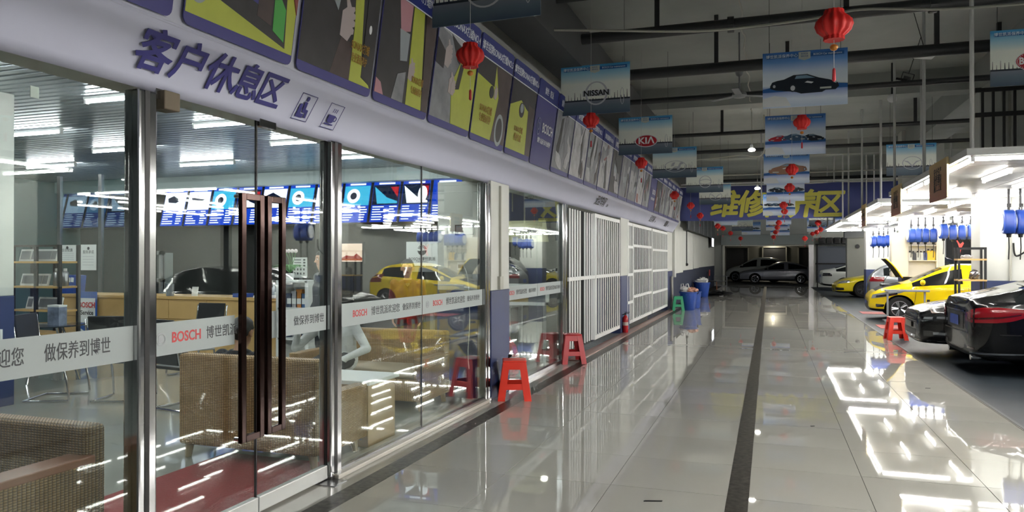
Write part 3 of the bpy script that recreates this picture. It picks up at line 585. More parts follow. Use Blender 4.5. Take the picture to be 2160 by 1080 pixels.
# paper lanterns
mat('lantern_red', (206, 30, 26), 0.55); mat('lantern_gold', (190, 120, 40), 0.4); mat('tassel_pink', (196, 50, 60), 0.6); mat('string_white', (200, 200, 196), 0.6)
def lantern_proto():
    t = thing('paper_lantern', 'x', 'lantern', (0, 0, 0), 0, 'red paper lanterns')
    prof = [(0.03, -0.095), (0.062, -0.098), (0.06, -0.072), (0.098, -0.04), (0.112, 0.0), (0.104, 0.035), (0.06, 0.075), (0.058, 0.10), (0.03, 0.105)]
    obj('lantern_body', MB().lathe(prof, 96, lobes=12, amp=0.07), 'lantern_red', t, smooth=True)
    obj('hanging_string', MB().cyl((0, 0, 0), (0, 0, 1), 0.0022, n=6), 'string_white', t, loc=(0, 0, 0.1))
    b = obj('bead', MB().ball((0, 0, -0.145), 0.026, 0.026, 0.022), 'lantern_gold', t, smooth=True)
    obj('tassel_string', MB().cyl((0, 0, -0.28), (0, 0, -0.09), 0.0022, n=6), 'string_white', t)
    obj('tassel', MB().lathe([(0.004, -0.37), (0.012, -0.36), (0.010, -0.29), (0.004, -0.28)], 8), 'tassel_pink', t)
    return t
lp = lantern_proto()
def reach(o):
    for c in o.children:
        if c.name.startswith('hanging_string'): c.scale = (1, 1, (CZ - o.location.z) / o.scale.z - 0.1)
LAN = []
for px, py, Xr in ((992, 117, -2.1), (1247, 254, -2.1), (1353, 344, -2.05), (1423, 412, -2.0), (1457, 434, -2.0), (1477, 455, -2.0)):
    LAN.append((px, py, Xr, 'left'))
for px, py, Xr, Y in ((1760, 53, 0.4, 4.75), (1692, 258, 0.4, 10.1), (1671, 358, 0.4, 13.3), (1666, 396, 0.38, 16.6), (1653, 433, 0.3, 20.5), (1655, 446, 0.32, 24.0)):
    LAN.append((px, py, None, Y))
cl, cm = 0, 0
for px, py, Xr, Y in LAN:
    p = atX(px, py, Xr) if Xr is not None else atY(px, py, Y)
    if Xr is not None: lb = 'red paper lantern, %s of the row beside the fascia' % ORD[cl]; cl += 1
    else: lb = 'red paper lantern, %s of the row down the middle' % ORD[cm]; cm += 1
    o = copy_tree(lp, None, p, random.uniform(0, 6), lb); o.scale = (0.9, 0.9, 0.9); reach(o)
far = [(1514, 477), (1525, 482), (1541, 492), (1562, 503), (1643, 470), (1640, 480), (1636, 490), (1632, 500), (1726, 470), (1731, 484), (1723, 490), (1714, 493), (1698, 503), (1767, 468)]
for i, (px, py) in enumerate(far):
    Y = 30 + (i % 4) * 3.4 if i < 12 else 34
    reach(copy_tree(lp, None, atY(px, py, Y), 0.7 * i, 'small far red lantern below the blue banner, %s of them' % ORD[i]))
for c in list(lp.children): bpy.data.objects.remove(c)
bpy.data.objects.remove(lp)
# blue banner across the corridor
fb = thing('corridor_banner', 'wide blue banner with yellow Chinese lettering spanning the corridor', 'banner', (0, 27.4, 0))
mat('banner_blue', (80, 88, 150), 0.6, noise=(0.5, 0.08)); mat('letter_yellow', (212, 206, 92), 0.55)
mb = MB(); n = 40; vs = []
for i in range(n + 1):
    x = -3.05 + 9.2 * i / n
    vs += [(x, 0.02 * math.sin(x * 2), 3.0 + 0.02 * math.sin(x * 0.9)), (x, 0.02 * math.sin(x * 1.7 + 1), 4.22 + 0.015 * math.sin(x * 1.2))]
mb.add(vs, [(2 * i, 2 * i + 2, 2 * i + 3, 2 * i + 1) for i in range(n)])
o = obj('banner_cloth', mb, 'banner_blue', fb, smooth='all'); s_ = o.modifiers.new('thick', 'SOLIDIFY'); s_.thickness = 0.004
for ch, px in zip('维修保养区', (1527, 1583, 1637, 1690, 1745)):
    p = atY(px, 434, 27.36); text('lettering', ch, 0.98, 'letter_yellow', fb, (p.x, -0.05, p.z), FACE_Y, 0.012, shear=0.16, ext=0.002, heavy=0.02)
obj('support_rod', MB().cyl((-3.05, 0, 4.22), (6.15, 0, 4.22), 0.02, n=8), 'pipe_white', fb)
# ================================================================== light racks over the bays, hose reels, notices
TUBE = glow('tube_glow', (255, 252, 246), RACK_E); TUBE_S = glow('tube_glow_shop', (250, 253, 255), SHOP_E)
def tube_mesh(length, along, m):
    mb = MB(); h = length / 2
    a, b = ((0, -h, 0), (0, h, 0)) if along == 'y' else ((-h, 0, 0), (h, 0, 0))
    me = MB().cyl(a, b, 0.0145, n=8).mesh('tube'); me.materials.append(m); me.shade_smooth(); me.set_sharp_from_angle(angle=R(40))
    bt = MB()
    if along == 'y':
        bt.box(-0.03, 0.03, -h - 0.03, h + 0.03, 0.024, 0.055); bt.box(-0.02, 0.02, -h - 0.03, -h, -0.022, 0.03); bt.box(-0.02, 0.02, h, h + 0.03, -0.022, 0.03)
    else:
        bt.box(-h - 0.03, h + 0.03, -0.03, 0.03, 0.024, 0.055); bt.box(-h - 0.03, -h, -0.02, 0.02, -0.022, 0.03); bt.box(h, h + 0.03, -0.02, 0.02, -0.022, 0.03)
    bm_ = bt.mesh('tube_batten'); bm_.materials.append(MATS['white_plastic'])
    return me, bm_
TY, TYB = tube_mesh(1.2, 'y', TUBE); TX, TXB = tube_mesh(1.2, 'x', TUBE)
SXT, SXB = tube_mesh(1.2, 'x', TUBE_S)
def put_tube(parent, loc, tm_, bm_):
    b = bpy.data.objects.new('batten', bm_); COL.objects.link(b); b.parent = parent; b.location = loc
    t = bpy.data.objects.new('tube', tm_); COL.objects.link(t); t.parent = b
RZ = 2.70
panel_m = mat('rack_panel', (122, 122, 118), 0.5)
def rack(x0, x1, y0, y1, label):
    r = thing('light_rack', label, 'light rack', ((x0 + x1) / 2, (y0 + y1) / 2, RZ), 0, 'light racks over the workshop bays')
    cx, cy_ = (x0 + x1) / 2, (y0 + y1) / 2
    nx, ny = 4, 5; pw, pl = (x1 - x0) / nx, (y1 - y0) / ny
    pm = None
    for i in range(nx):
        for j in range(ny):
            loc = (x0 + pw * (i + 0.5) - cx, y0 + pl * (j + 0.5) - cy_, 0.075)
            if pm is None: q = obj('ceiling_panel', MB().box(-pw / 2 + 0.012, pw / 2 - 0.012, -pl / 2 + 0.012, pl / 2 - 0.012, 0, 0.02), panel_m, r, loc=loc); pm = q
            else: q = pm.copy(); COL.objects.link(q); q.location = loc
    mb = MB()
    for x in (x0, x1): mb.box(x - cx - 0.03, x - cx + 0.03, y0 - cy_ - 0.03, y1 - cy_ + 0.03, 0.06, 0.14)
    for y in (y0, y1): mb.box(x0 - cx + 0.03, x1 - cx - 0.03, y - cy_ - 0.03, y - cy_ + 0.03, 0.06, 0.14)
    obj('rack_frame', mb, 'pipe_white', r)
    nc = 8; nr = max(3, round((y1 - y0 - 0.2) / 1.32)); pr = (y1 - y0 - 0.2) / nr
    for i in range(nc):
        x = x0 + 0.06 + (x1 - x0 - 0.12) * i / (nc - 1) - cx
        for j in range(nr):
            if 0 < i < nc - 1 and (i + j) % 2: continue
            put_tube(r, (x, y0 + 0.1 + pr * (j + 0.5) - cy_, 0.018), TY, TYB)
    for y in (y0 + 0.03, y1 - 0.03):
        for i in range(4): put_tube(r, (x0 + (x1 - x0) / 4 * (i + 0.5) - cx, y - cy_, 0.018), TX, TXB)
    for x in (x0 + 0.05, (x0 + x1) / 2, x1 - 0.05):
        for y in (y0 + 0.1, (y0 + y1) / 2, y1 - 0.1):
            obj('hanger_pipe', MB().cyl((x - cx, y - cy_, 0.1), (x - cx, y - cy_, CZ - RZ), 0.024, n=10), 'pipe_white', r)
    return r
RX0, RX1 = 2.12, 7.4
RK = [(0.6, 7.0, 'nearest light rack, over the bay beside the camera'), (9.5, 15.15, 'light rack over the two black cars'), (16.7, 23.4, 'light rack over the yellow hatchback'), (25.0, 31.6, 'far light rack over the yellow sports car')]
for y0, y1, lb in RK: rack(RX0, RX1, y0, y1, lb)
# wooden notice boards hanging at the rack edges
ramp_mat('notice_wood', [(0, (176, 96, 66)), (0.6, (166, 120, 66)), (1, (196, 164, 76))])
def notice(y0, y1, z0, z1, label):
    n = thing('notice_board', label, 'sign', (RX0 - 0.05, (y0 + y1) / 2, z0), 0, 'notice boards on the light racks')
    w = y1 - y0
    obj('board', MB().box(-0.008, 0.008, -w / 2, w / 2, 0, z1 - z0), 'notice_wood', n)
    obj('edge_strip', MB().box(-0.01, 0.01, -w / 2 - 0.02, -w / 2, 0, z1 - z0), mat('edge_cream', (220, 206, 160), 0.4), n)
    for i in range(3): text('lettering', ('安全生产', '操作规程', '施工工位')[i], w * 0.11, 'black_print', n, (-0.0095, 0, (z1 - z0) * (0.72 - i * 0.2)), (R(90), 0, R(-90)), 0.01)
for (pa, pb, lb) in ((1999, 1962, 'brown notice board on the near light rack'), (1901, 1881, 'brown notice board at the far end of the near light rack'), (1827, 1818, 'small brown notice board on the second light rack')):
    ya, yb = atX(pa, 400, RX0 - 0.05).y, atX(pb, 400, RX0 - 0.05).y
    notice(ya, yb, 2.36, 2.86, lb)
# blue hose reels
def reel_proto():
    t = thing('hose_reel', 'x', 'hose reel', (0, 0, 0), 0, 'blue hose reels hanging below the light racks')
    fn = lambda u, v, h: (h, u, v)
    o = obj('reel_case', MB().prism([(-0.10, -0.20), (0.10, -0.20), (0.17, -0.12), (0.18, 0.04), (0.13, 0.16), (0.04, 0.2), (-0.04, 0.2), (-0.13, 0.16), (-0.18, 0.04), (-0.17, -0.12)], -0.085, 0.085, fn), 'reel_blue', t, bevel=0.03, seg=3, smooth=True)
    obj('side_ring', MB().lathe([(0.10, 0.084), (0.14, 0.086), (0.14, 0.1), (0.10, 0.1)], 20, axis='x').lathe([(0.10, -0.1), (0.14, -0.1), (0.14, -0.086), (0.10, -0.084)], 20, axis='x'), mat('ring_white', (206, 212, 222), 0.4), t)
    obj('carry_bracket', MB().tube([(0, -0.05, 0.18), (0, -0.05, 0.25), (0, 0.05, 0.25), (0, 0.05, 0.18)], 0.012, 6).box(-0.03, 0.03, -0.03, 0.03, 0.24, 0.30), 'dark_steel', t)
    obj('hose_guide', MB().cyl((0, 0, -0.19), (0, 0, -0.255), 0.04, 0.03), 'black_plastic', t)
    obj('hose', MB().tube([(0, 0, -0.24), (0.005, 0, -0.42), (-0.003, 0.01, -0.62)], 0.009, 6), 'rubber', t)
    return t
rp = reel_proto()
RE = [(2128, 468, 14.2, 'first of the near pair'), (2153, 468, 14.2, 'second of the near pair'),
      (1990, 488, 22.7, 'first of the four in front of the dark doorway'), (2010, 490, 22.7, 'second of the four in front of the dark doorway'), (2030, 490, 22.7, 'third of the four in front of the dark doorway'), (2048, 489, 22.7, 'fourth of the four in front of the dark doorway'),
      (1922, 496, 23.1, 'first of the four before the oil shelf'), (1937, 496, 23.1, 'second of the four before the oil shelf'), (1952, 496, 23.1, 'third of the four before the oil shelf'), (1969, 496, 23.1, 'fourth of the four before the oil shelf'),
      (1842, 509, 30.6, 'first of the far group'), (1854, 508, 30.6, 'second of the far group'), (1864, 509, 30.6, 'third of the far group'), (1873, 507, 30.6, 'fourth of the far group'), (1887, 502, 30.6, 'fifth of the far group')]
for i, (px, py, Y, lb) in enumerate(RE):
    p = atY(px, py, Y); o = copy_tree(rp, None, p, random.uniform(-0.25, 0.25), 'blue hose reel, ' + lb)
    top = RZ + 0.06 - p.z
    if top > 0.3: obj('drop_pipe', MB().cyl((0, 0, 0.27), (0, 0, top), 0.022, n=8), 'dark_steel', o)
for c in list(rp.children): bpy.data.objects.remove(c)
bpy.data.objects.remove(rp)
pp = atY(2025, 523, 22.6)
cl_ = thing('hose_clip', 'red clamp hanging from a hose reel', 'clamp', pp)
obj('clamp_jaw', MB().prism([(-0.05, 0.12), (-0.09, 0.2), (-0.06, 0.2), (0, 0.1), (0.07, 0.16), (0.09, 0.12), (0.03, 0.0), (0.0, -0.16), (-0.05, -0.2), (-0.03, -0.1), (-0.02, 0.02)], -0.015, 0.015, lambda u, v, h: (u, h, v)), mat('clamp_red', (214, 60, 54), 0.4), cl_)
obj('hose_end', MB().tube([(0, 0, 0.1), (0.02, 0, 0.4)], 0.01, 6), 'rubber', cl_)

# added tube battens, hidden behind the racks, to brighten the far end
for i, (x, y) in enumerate([(x, y) for y in (34.7, 36.8, 38.8, 40.7, 43.4) for x in (5.2, 6.6, 8.0)]):
    t = thing('fill_batten', 'added hidden fill batten deep in the far bay, %s of fifteen' % ORD[i], 'light', (x, y, 3.2), 0, 'added fill battens in the far bay'); put_tube(t, (0, 0, 0), TY, TYB)
    obj('suspension_rod', MB().cyl((0, 0, 0.05), (0, 0, CZ - 3.2), 0.012, n=6), 'pipe_white', t)
# ================================================================== services under the hall ceiling
def cross_pipe(i, Y, z, r, label, x0=-3.0, x1=10.3, m='pipe_black', drops=()):
    t = thing('ceiling_pipe', label, 'pipe', (0, Y, z), 0, 'black pipes crossing under the ceiling')
    obj('pipe_run', MB().cyl((x0, 0, 0), (x1, 0, 0), r, n=10), m, t, smooth=True)
    for x in drops:
        obj('pipe_hanger', MB().box(x - 0.03, x + 0.03, -0.03, 0.03, 0, CZ - z), m, t)
        if r > 0.05: obj('pipe_flange', MB().cyl((x + 0.9, 0, 0), (x + 0.98, 0, 0), r * 1.35, n=12), m, t)
PIP = [(8.6, 4.72, 0.035, (-1.5, 1.2)), (9.9, 4.62, 0.075, (-1.4, 0.9, 3.6)), (11.6, 4.5, 0.085, (-0.75, 2.2)), (13.4, 4.45, 0.05, (0.3, 3.4)), (17.4, 4.45, 0.045, (-1.0, 2.9)), (20.6, 4.5, 0.05, (0.6,)), (6.0, 4.75, 0.06, (0.2, 2.2)), (29.5, 4.6, 0.06, (0.5,)), (33.0, 4.5, 0.06, (1.0,))]
PIP.sort()
for i, (Y, z, r, dr_) in enumerate(PIP): cross_pipe(i, Y, z, r, 'black pipe crossing under the ceiling, %s from the camera' % ORD[i], drops=dr_)
cross_pipe(0, 23.5, 3.92, 0.022, 'thin white pipe crossing the hall before the blue banner', -2.6, 9.0, 'pipe_white', ())
cross_pipe(0, 22.4, 4.05, 0.022, 'second thin grey pipe crossing the hall before the blue banner', -2.6, 9.0, 'conduit', ())
def cable(name, pts, r, m, label):
    o = obj(name, MB().tube(pts, r, 6), m, smooth='all'); tag(o, label, 'cable'); return o
def smooth_path(ctrl, n=6):
    P = [Vector(p) for p in ctrl]; out = []
    for i in range(len(P) - 1):
        a, b, c, d = P[max(i - 1, 0)], P[i], P[i + 1], P[min(i + 2, len(P) - 1)]
        for k in range(n):
            t = k / n; out.append(0.5 * ((2 * b) + (c - a) * t + (2 * a - 5 * b + 4 * c - d) * t * t + (3 * b - a - 3 * c + d) * t ** 3))
    return out + [P[-1]]
cable('hanging_cable', smooth_path([atY(1110, 62, 8.5), atY(1290, 64, 8.5), atY(1470, 65, 8.5), atY(1600, 54, 8.5), atY(1730, 36, 8.5), atY(1820, 19, 8.5), atY(2000, 18, 8.5), atY(2160, 7, 8.5), atY(2400, -10, 8.5)]), 0.014, 'conduit', 'pale slack cable strung across the upper hall')
cable('hanging_cable', smooth_path([Vector((atY(1400, 300, 20.0).x, 20.0, CZ)), atY(1430, 333, 20.0), atY(1490, 335, 20.0), atY(1560, 327, 20.0), atY(1610, 323, 20.0), Vector((atY(1612, 300, 20.0).x, 20.0, CZ))]), 0.016, 'conduit', 'pale slack cable near the far ceiling lamp')
cable('wavy_cable', [Vector((-0.35 + 0.02 * math.sin(k * 1.1), 7.4 + k * 0.22, 4.88 + 0.02 * math.cos(k * 1.7))) for k in range(46)], 0.012, 'conduit', 'thin wavy pale cable running along under the ceiling')
# ceiling fan
fp = atY(1560, 200, 12.6)
fan = thing('ceiling_fan', 'grey three-blade ceiling fan below the dark slab', 'fan', fp)
obj('motor_hub', MB().lathe([(0.02, 0.07), (0.05, 0.06), (0.11, 0.03), (0.12, -0.01), (0.09, -0.04), (0.02, -0.05)], 20), 'grey_plastic', fan, smooth=True)
obj('down_rod', MB().cyl((0, 0, 0.05), (0, 0, CZ - fp.z), 0.014), 'grey_plastic', fan)
obj('canopy', MB().lathe([(0.02, 0.30), (0.05, 0.32), (0.075, 0.40), (0.07, 0.42)], 14), 'grey_plastic', fan, smooth=True)
for a in (25, 145, 265):
    m_ = Matrix.Rotation(R(a), 4, 'Z')
    mb = MB().box(0.1, 0.55, -0.055, 0.055, -0.012, -0.006); mb.v = [tuple(m_ @ Vector(p)) for p in mb.v]
    obj('fan_blade', mb, 'grey_plastic', fan)
# small pendant lamps
def lamp(px, py, Y, label, on=True):
    p = atY(px, py, Y); t = thing('ceiling_lamp', label, 'lamp', p, 0, 'small ceiling lamps')
    obj('lamp_socket', MB().cyl((0, 0, 0.04), (0, 0, 0.14), 0.04, 0.03), 'grey_plastic', t)
    obj('lamp_rod', MB().cyl((0, 0, 0.12), (0, 0, CZ - p.z), 0.01, n=6), 'conduit', t)
    obj('bulb', MB().lathe([(0.01, -0.03), (0.07, -0.02), (0.09, 0.01), (0.06, 0.045), (0.02, 0.05)], 14), glow('bulb_glow', (255, 250, 235), 5.0), t)
lamp(1586, 317, 19.0, 'small lit lamp under the middle of the ceiling'); lamp(1598, 398, 24.5, 'small lit lamp just above the blue banner')
# flood lights pointing down from the ceiling, switched off
def flood(px, py, Y, rz, tilt, label):
    p = atY(px, py, Y); t = thing('flood_light', label, 'flood light', p, rz, 'flood lights under the ceiling')
    t.rotation_euler = (tilt, 0, rz)
    obj('lamp_housing', MB().box(-0.16, 0.16, -0.10, 0.10, 0.0, 0.04), 'black_metal', t, bevel=0.01)
    obj('cooling_fin', MB().box(-0.10, 0.10, -0.004, 0.004, 0.04, 0.09), 'black_metal', t)
    obj('glass_front', MB().box(-0.145, 0.145, -0.085, 0.085, -0.006, 0.0), 'white_plastic', t)
    obj('bracket', MB().tube([(-0.17, 0, 0.02), (-0.17, 0, 0.14), (0.17, 0, 0.14), (0.17, 0, 0.02)], 0.008, 6), 'black_metal', t)
    k = atY(px, py, Y); obj('stem', MB().cyl((0, 0, 0.13), (0, 0, (CZ - p.z) / max(math.cos(tilt), 0.3)), 0.006, n=6), 'black_metal', t)
flood(1955, 116, 12.1, 0.5, -0.35, 'black flood light highest beside the white pipe'); flood(1912, 172, 14.0, 0.9, 0.35, 'black flood light below the highest one')
cm_ = thing('dome_camera', 'small white dome camera under the ceiling', 'camera', atY(1883, 207, 15.5))
obj('dome', MB().ball((0, 0, 0), 0.09, 0.09, 0.08), 'white_plastic', cm_, smooth=True); obj('mount', MB().cyl((0, 0, 0.05), (0, 0, CZ - cm_.location.z), 0.02), 'black_metal', cm_)
# hanging white drop pipes
for i, (px, y0, y1, Y) in enumerate(((1293, 153, 252, 14.0), (1606, 330, 430, 22.2), (1944, 120, 305, 15.0), (1828, 340, 430, 26.0), (1844, 262, 430, 25.8))):
    a, b = atY(px, y1, Y), atY(px, y0, Y); b.z = max(b.z, a.z + 0.5); b.x = a.x
    o = obj('drop_pipe', MB().cyl(a, Vector((a.x, a.y, CZ if i else b.z)), 0.02, n=8), 'pipe_white'); tag(o, ('white drop pipe above the red oval sign', 'white drop pipe before the yellow lettering', 'white drop pipe right of the black sports car sign', 'white drop pipe at the right end of the blue banner', 'tall white drop pipe near the right end of the blue banner')[i], 'pipe')
# black railing in front of the near bay column, above the rack
rl = thing('black_railing', 'black bar railing above the near light rack before the white column', 'railing', (3.7, 15.7, 0))
za, zb = 2.95, 4.72
for i in range(7): obj('railing_bar', MB().box(-0.02 + 0.02 + i * 0.17, 0.02 + 0.02 + i * 0.17, -0.02, 0.02, za, zb), 'black_metal', rl)
obj('railing_rail', MB().box(-0.1, 1.3, -0.025, 0.025, 4.22, 4.30), 'black_metal', rl); obj('railing_rail', MB().box(-0.1, 1.3, -0.025, 0.025, zb - 0.04, zb + 0.04), 'black_metal', rl)
# ================================================================== cars
CLEAR = mat('car_glass', (16, 20, 22), 0.04, 0, 0.8); mat('arch_black', (10, 10, 11), 0.9)
mat('rim_silver', (170, 172, 176), 0.25, 0.9); mat('rim_dark', (70, 72, 76), 0.3, 0.8); mat('lamp_clear', (150, 156, 162), 0.08, 0.5, coat=0.6); mat('lamp_red', (112, 10, 20), 0.15, 0, 0.4, coat=0.8); mat('plate_pale', (150, 150, 138), 0.4); mat('lamp_dark', (30, 32, 36), 0.1, coat=0.8)
mat('plate_blue', (36, 66, 150), 0.4); mat('trim_black', (16, 16, 18), 0.35)
def paint(name, rgb, metal=0.0, rough=0.28): return mat(name, rgb, rough, metal, 0.12, coat=0.6)
def spans(st, a, b): return [i for i in range(len(st) - 1) if st[i][0] <= a + 1e-6 and st[i + 1][0] >= b - 1e-6]
def build_car(spec, label, loc, rz, paint_m, name='car', group='cars parked in the workshop'):
    st = spec['st']; W2 = spec['W'] / 2; root = thing(name, label, 'car', loc, rz, group)
    rows = []
    for x, zt, ft, zb, fw, z0 in st:
        w = W2 * fw; wt = W2 * ft; ze = zt - 0.035 if zt - zb > 0.2 else zt - 0.3 * max(zt - zb, 0.02)
        P3 = (wt + (w * 0.955 - wt) * 0.19, ze + (zb - ze) * 0.19)
        rows.append([(0, zt), (0.62 * wt, zt - 0.010), (wt, ze), P3, (w * 0.955, zb), (w, zb - 0.09 * min(1, zb)), (w * 1.0, z0 + (zb - z0) * 0.45), (w * 0.97, z0 + 0.07), (w * 0.86, z0), (0, z0)])
    vs, fs, ms = [], [], []
    n = 18
    for i, (x, *_r) in enumerate(st):
        h = rows[i]; vs += [(x, y, z) for y, z in h] + [(x, -y, z) for y, z in reversed(h[1:-1])]
    BODY, WS, SW, RW, HOOD, ARCH, LOW = range(7)
    ws, rw, sw, hood = set(spec['ws']), set(spec['rw']), set(spec['sw']), set(spec.get('hood', ()))
    for i in range(len(st) - 1):
        for k in range(n):
            a, b = i * n + k, i * n + (k + 1) % n
            fs.append((a, b, b + n, a + n)); row = k if k < 9 else 17 - k
            m = BODY
            if row in (0, 1):
                if i in ws: m = WS
                elif i in rw: m = RW
                elif i in hood: m = HOOD
            elif row == 3 and i in sw: m = SW
            elif row in (7, 8): m = LOW
            ms.append(m)
    for i, flip in ((0, False), (len(st) - 1, True)):
        o_ = i * n
        idx = lambda k, s: o_ + (k if s > 0 else (n - k) % n)
        for k in range(9):
            q = (idx(k, 1), idx(k, -1), idx(k + 1, -1), idx(k + 1, 1))
            q = tuple(dict.fromkeys(q)); fs.append(q if not flip else q[::-1]); ms.append(BODY)
    me = bpy.data.meshes.new('car_shell'); me.from_pydata(vs, [], fs); me.polygons.foreach_set('material_index', ms)
    bm = bmesh.new(); bm.from_mesh(me); bmesh.ops.recalc_face_normals(bm, faces=bm.faces); 
    cl_ = bm.edges.layers.float.new('crease_edge')
    for e in bm.edges:
        a, b = e.verts[0].index, e.verts[1].index
        ka, kb = a % n, b % n
        if ka != kb and a // n == b // n and a // n in spec.get('rings', {}): e[cl_] = spec['rings'][a // n]
        if ka == kb and ka in (2, 16, 3, 15): e[cl_] = 0.5
        if ka == kb and ka in (4, 14, 5, 13): e[cl_] = 0.65
        if e.is_boundary: e[cl_] = 1
    bm.to_mesh(me); bm.free()
    tmp = bpy.data.objects.new('tmp', me); COL.objects.link(tmp)
    for _ in range(7): me.materials.append(MATS['arch_black'])
    sb = tmp.modifiers.new('s', 'SUBSURF'); sb.levels = 2; sb.render_levels = 2
    # wheel arches
    cut = MB(); rw_ = spec['r']
    for wx in spec['wx']:
        for s in (-1, 1): cut.cyl((wx, s * (W2 - 0.30), rw_), (wx, s * (W2 + 0.3), rw_), rw_ + 0.05, n=28, mi=ARCH)
    cme = cut.mesh('cut'); co = bpy.data.objects.new('cut', cme); COL.objects.link(co)
    bo = tmp.modifiers.new('b', 'BOOLEAN'); bo.operation = 'DIFFERENCE'; bo.object = co; bo.solver = 'EXACT'; bo.material_mode = 'INDEX'
    dg = bpy.context.evaluated_depsgraph_get(); ev = tmp.evaluated_get(dg); res = bpy.data.meshes.new_from_object(ev)
    bpy.data.objects.remove(tmp); bpy.data.objects.remove(co)
    bm = bmesh.new(); bm.from_mesh(res); bvh = BVHTree.FromBMesh(bm)
    def pull(keep, nm, m, islands=False, xform=None, parent=root):
        b2 = bm.copy(); bmesh.ops.delete(b2, geom=[f for f in b2.faces if f.material_index not in keep], context='FACES')
        if not b2.faces: b2.free(); return []
        groups = [list(b2.faces)]
        if islands:
            seen, groups = set(), []
            for f in b2.faces:
                if f in seen: continue
                g, stack = [], [f]; seen.add(f)
                while stack:
                    q = stack.pop(); g.append(q)
                    for e in q.edges:
                        for l in e.link_faces:
                            if l not in seen: seen.add(l); stack.append(l)
                groups.append(g)
        outs = []
        for g in groups:
            mb = MB(); mp = {}
            for f in g:
                ids = []
                for v in f.verts:
                    if v.index not in mp or mp[v.index][1] is not v: mp[v.index] = (len(mb.v), v); mb.v.append(tuple(v.co))
                    ids.append(mp[v.index][0])
                mb.f.append(ids); mb.m.append(0)
            if xform: mb.v = [tuple(xform @ Vector(p)) for p in mb.v]
            outs.append(obj(nm, mb, m, parent, smooth=True))
        b2.free(); return outs
    bm.verts.index_update()
    ho = spec.get('hood_open')
    pull((BODY,) + (() if ho else (HOOD,)), 'car_body', paint_m); pull((ARCH,), 'wheel_well', 'arch_black'); pull((LOW,), 'underbody', 'trim_black')
    pull((WS,), 'windscreen', CLEAR); pull((RW,), 'rear_window', CLEAR); pull((SW,), 'side_window', CLEAR, True)
    if ho:
        hx, hz, ang = ho
        pull((HOOD,), 'engine_bay', 'arch_black')
        M_ = Matrix.Translation((hx, 0, hz)) @ Matrix.Rotation(R(-ang), 4, 'Y') @ Matrix.Translation((-hx, 0, -hz + 0.015))
        h_ = pull((HOOD,), 'open_bonnet', paint_m, xform=M_)[0]; s_ = h_.modifiers.new('t', 'SOLIDIFY'); s_.thickness = 0.03; s_.offset = -1
        h2 = pull((HOOD,), 'bonnet_lining', 'arch_black', xform=M_ @ Matrix.Translation((0, 0, -0.035)), parent=h_)
    # patches that lie on the bodywork
    def wrap(nm, m, cx, cy_, azs, zlo, zhi, off=0.006, nz=4, parent=root):
        rows_ = []
        N = 14
        def lerp(L, t):
            k = t * (len(L) - 1); i = min(int(k), len(L) - 2); return L[i] + (L[i + 1] - L[i]) * (k - i)
        for i in range(N + 1):
            t = i / N; a = R(azs[0] + (azs[1] - azs[0]) * t); d = Vector((math.cos(a), math.sin(a), 0))
            rr_ = []
            for j in range(nz + 1):
                z = lerp(zlo, t) + (lerp(zhi, t) - lerp(zlo, t)) * j / nz
                hit = bvh.ray_cast(Vector((cx, cy_, z)) + d * 4, -d)
                rr_.append(tuple(hit[0] + d * off) if hit[0] is not None else None)
            rows_.append(rr_)
        mb = MB(); ids = {}
        for i in range(N + 1):
            for j in range(nz + 1):
                if rows_[i][j] is not None: ids[i, j] = len(mb.v); mb.v.append(rows_[i][j])
        for i in range(N):
            for j in range(nz):
                q = [(i, j), (i + 1, j), (i + 1, j + 1), (i, j + 1)]
                if all(p in ids for p in q): mb.f.append([ids[p] for p in q]); mb.m.append(0)
        if mb.f: return obj(nm, mb, m, parent, smooth=True)
    def side(nm, m, pts, s, off=0.004, w=0.012):
        """thin strip along pts [(x,z)] on the side s of the body"""
        mb = MB(); P_ = []
        for (x, z) in pts:
            hit = bvh.ray_cast(Vector((x, s * 3, z)), Vector((0, -s, 0)))
            if hit[0] is not None: P_.append((hit[0].x, hit[0].y + s * off, hit[0].z))
        if len(P_) > 1: return obj(nm, MB().tube(P_, w, 5), m, root)
    # wheels
    rim_m = spec.get('rim', 'rim_silver')
    first = None
    for wx in spec['wx']:
        for s in (-1, 1):
            wl = obj('wheel', MB().lathe([(rw_ * 0.64, -0.10), (rw_ * 0.9, -0.105), (rw_, -0.08), (rw_, 0.08), (rw_ * 0.9, 0.105), (rw_ * 0.64, 0.10)], 28, axis='y'), 'rubber', root, loc=(wx, s * (W2 - 0.125), rw_), smooth=True)
            if s < 0: wl.rotation_euler = (0, 0, math.pi)
            mb = MB().lathe([(rw_ * 0.66, 0.06), (rw_ * 0.66, 0.108), (rw_ * 0.6, 0.108), (rw_ * 0.57, 0.05), (rw_ * 0.57, -0.05)], 28, axis='y').lathe([(0.0, 0.04), (rw_ * 0.16, 0.04), (rw_ * 0.16, 0.095), (0.01, 0.1)], 12, axis='y')
            ns = spec.get('spokes', 5)
            for k in range(ns):
                a = 2 * math.pi * k / ns
                for da in (-0.13, 0.13):
                    d0 = Vector((math.cos(a + da * 0.4), 0, math.sin(a + da * 0.4))) * rw_ * 0.1; d1 = Vector((math.cos(a + da), 0, math.sin(a + da))) * rw_ * 0.62
                    mb.cyl(Vector((0, 0.08, 0)) + d0, Vector((0, 0.085, 0)) + d1, 0.03, 0.026, 6)
            r_ = obj('wheel_rim', mb, rim_m, wl); obj('brake_disc', MB().lathe([(0.01, 0.0), (rw_ * 0.5, 0.0), (rw_ * 0.5, 0.02), (0.01, 0.02)], 20, axis='y'), 'dark_steel', wl)
    # mirrors
    mx, mz = spec.get('mirror', (0.55, 1.0))
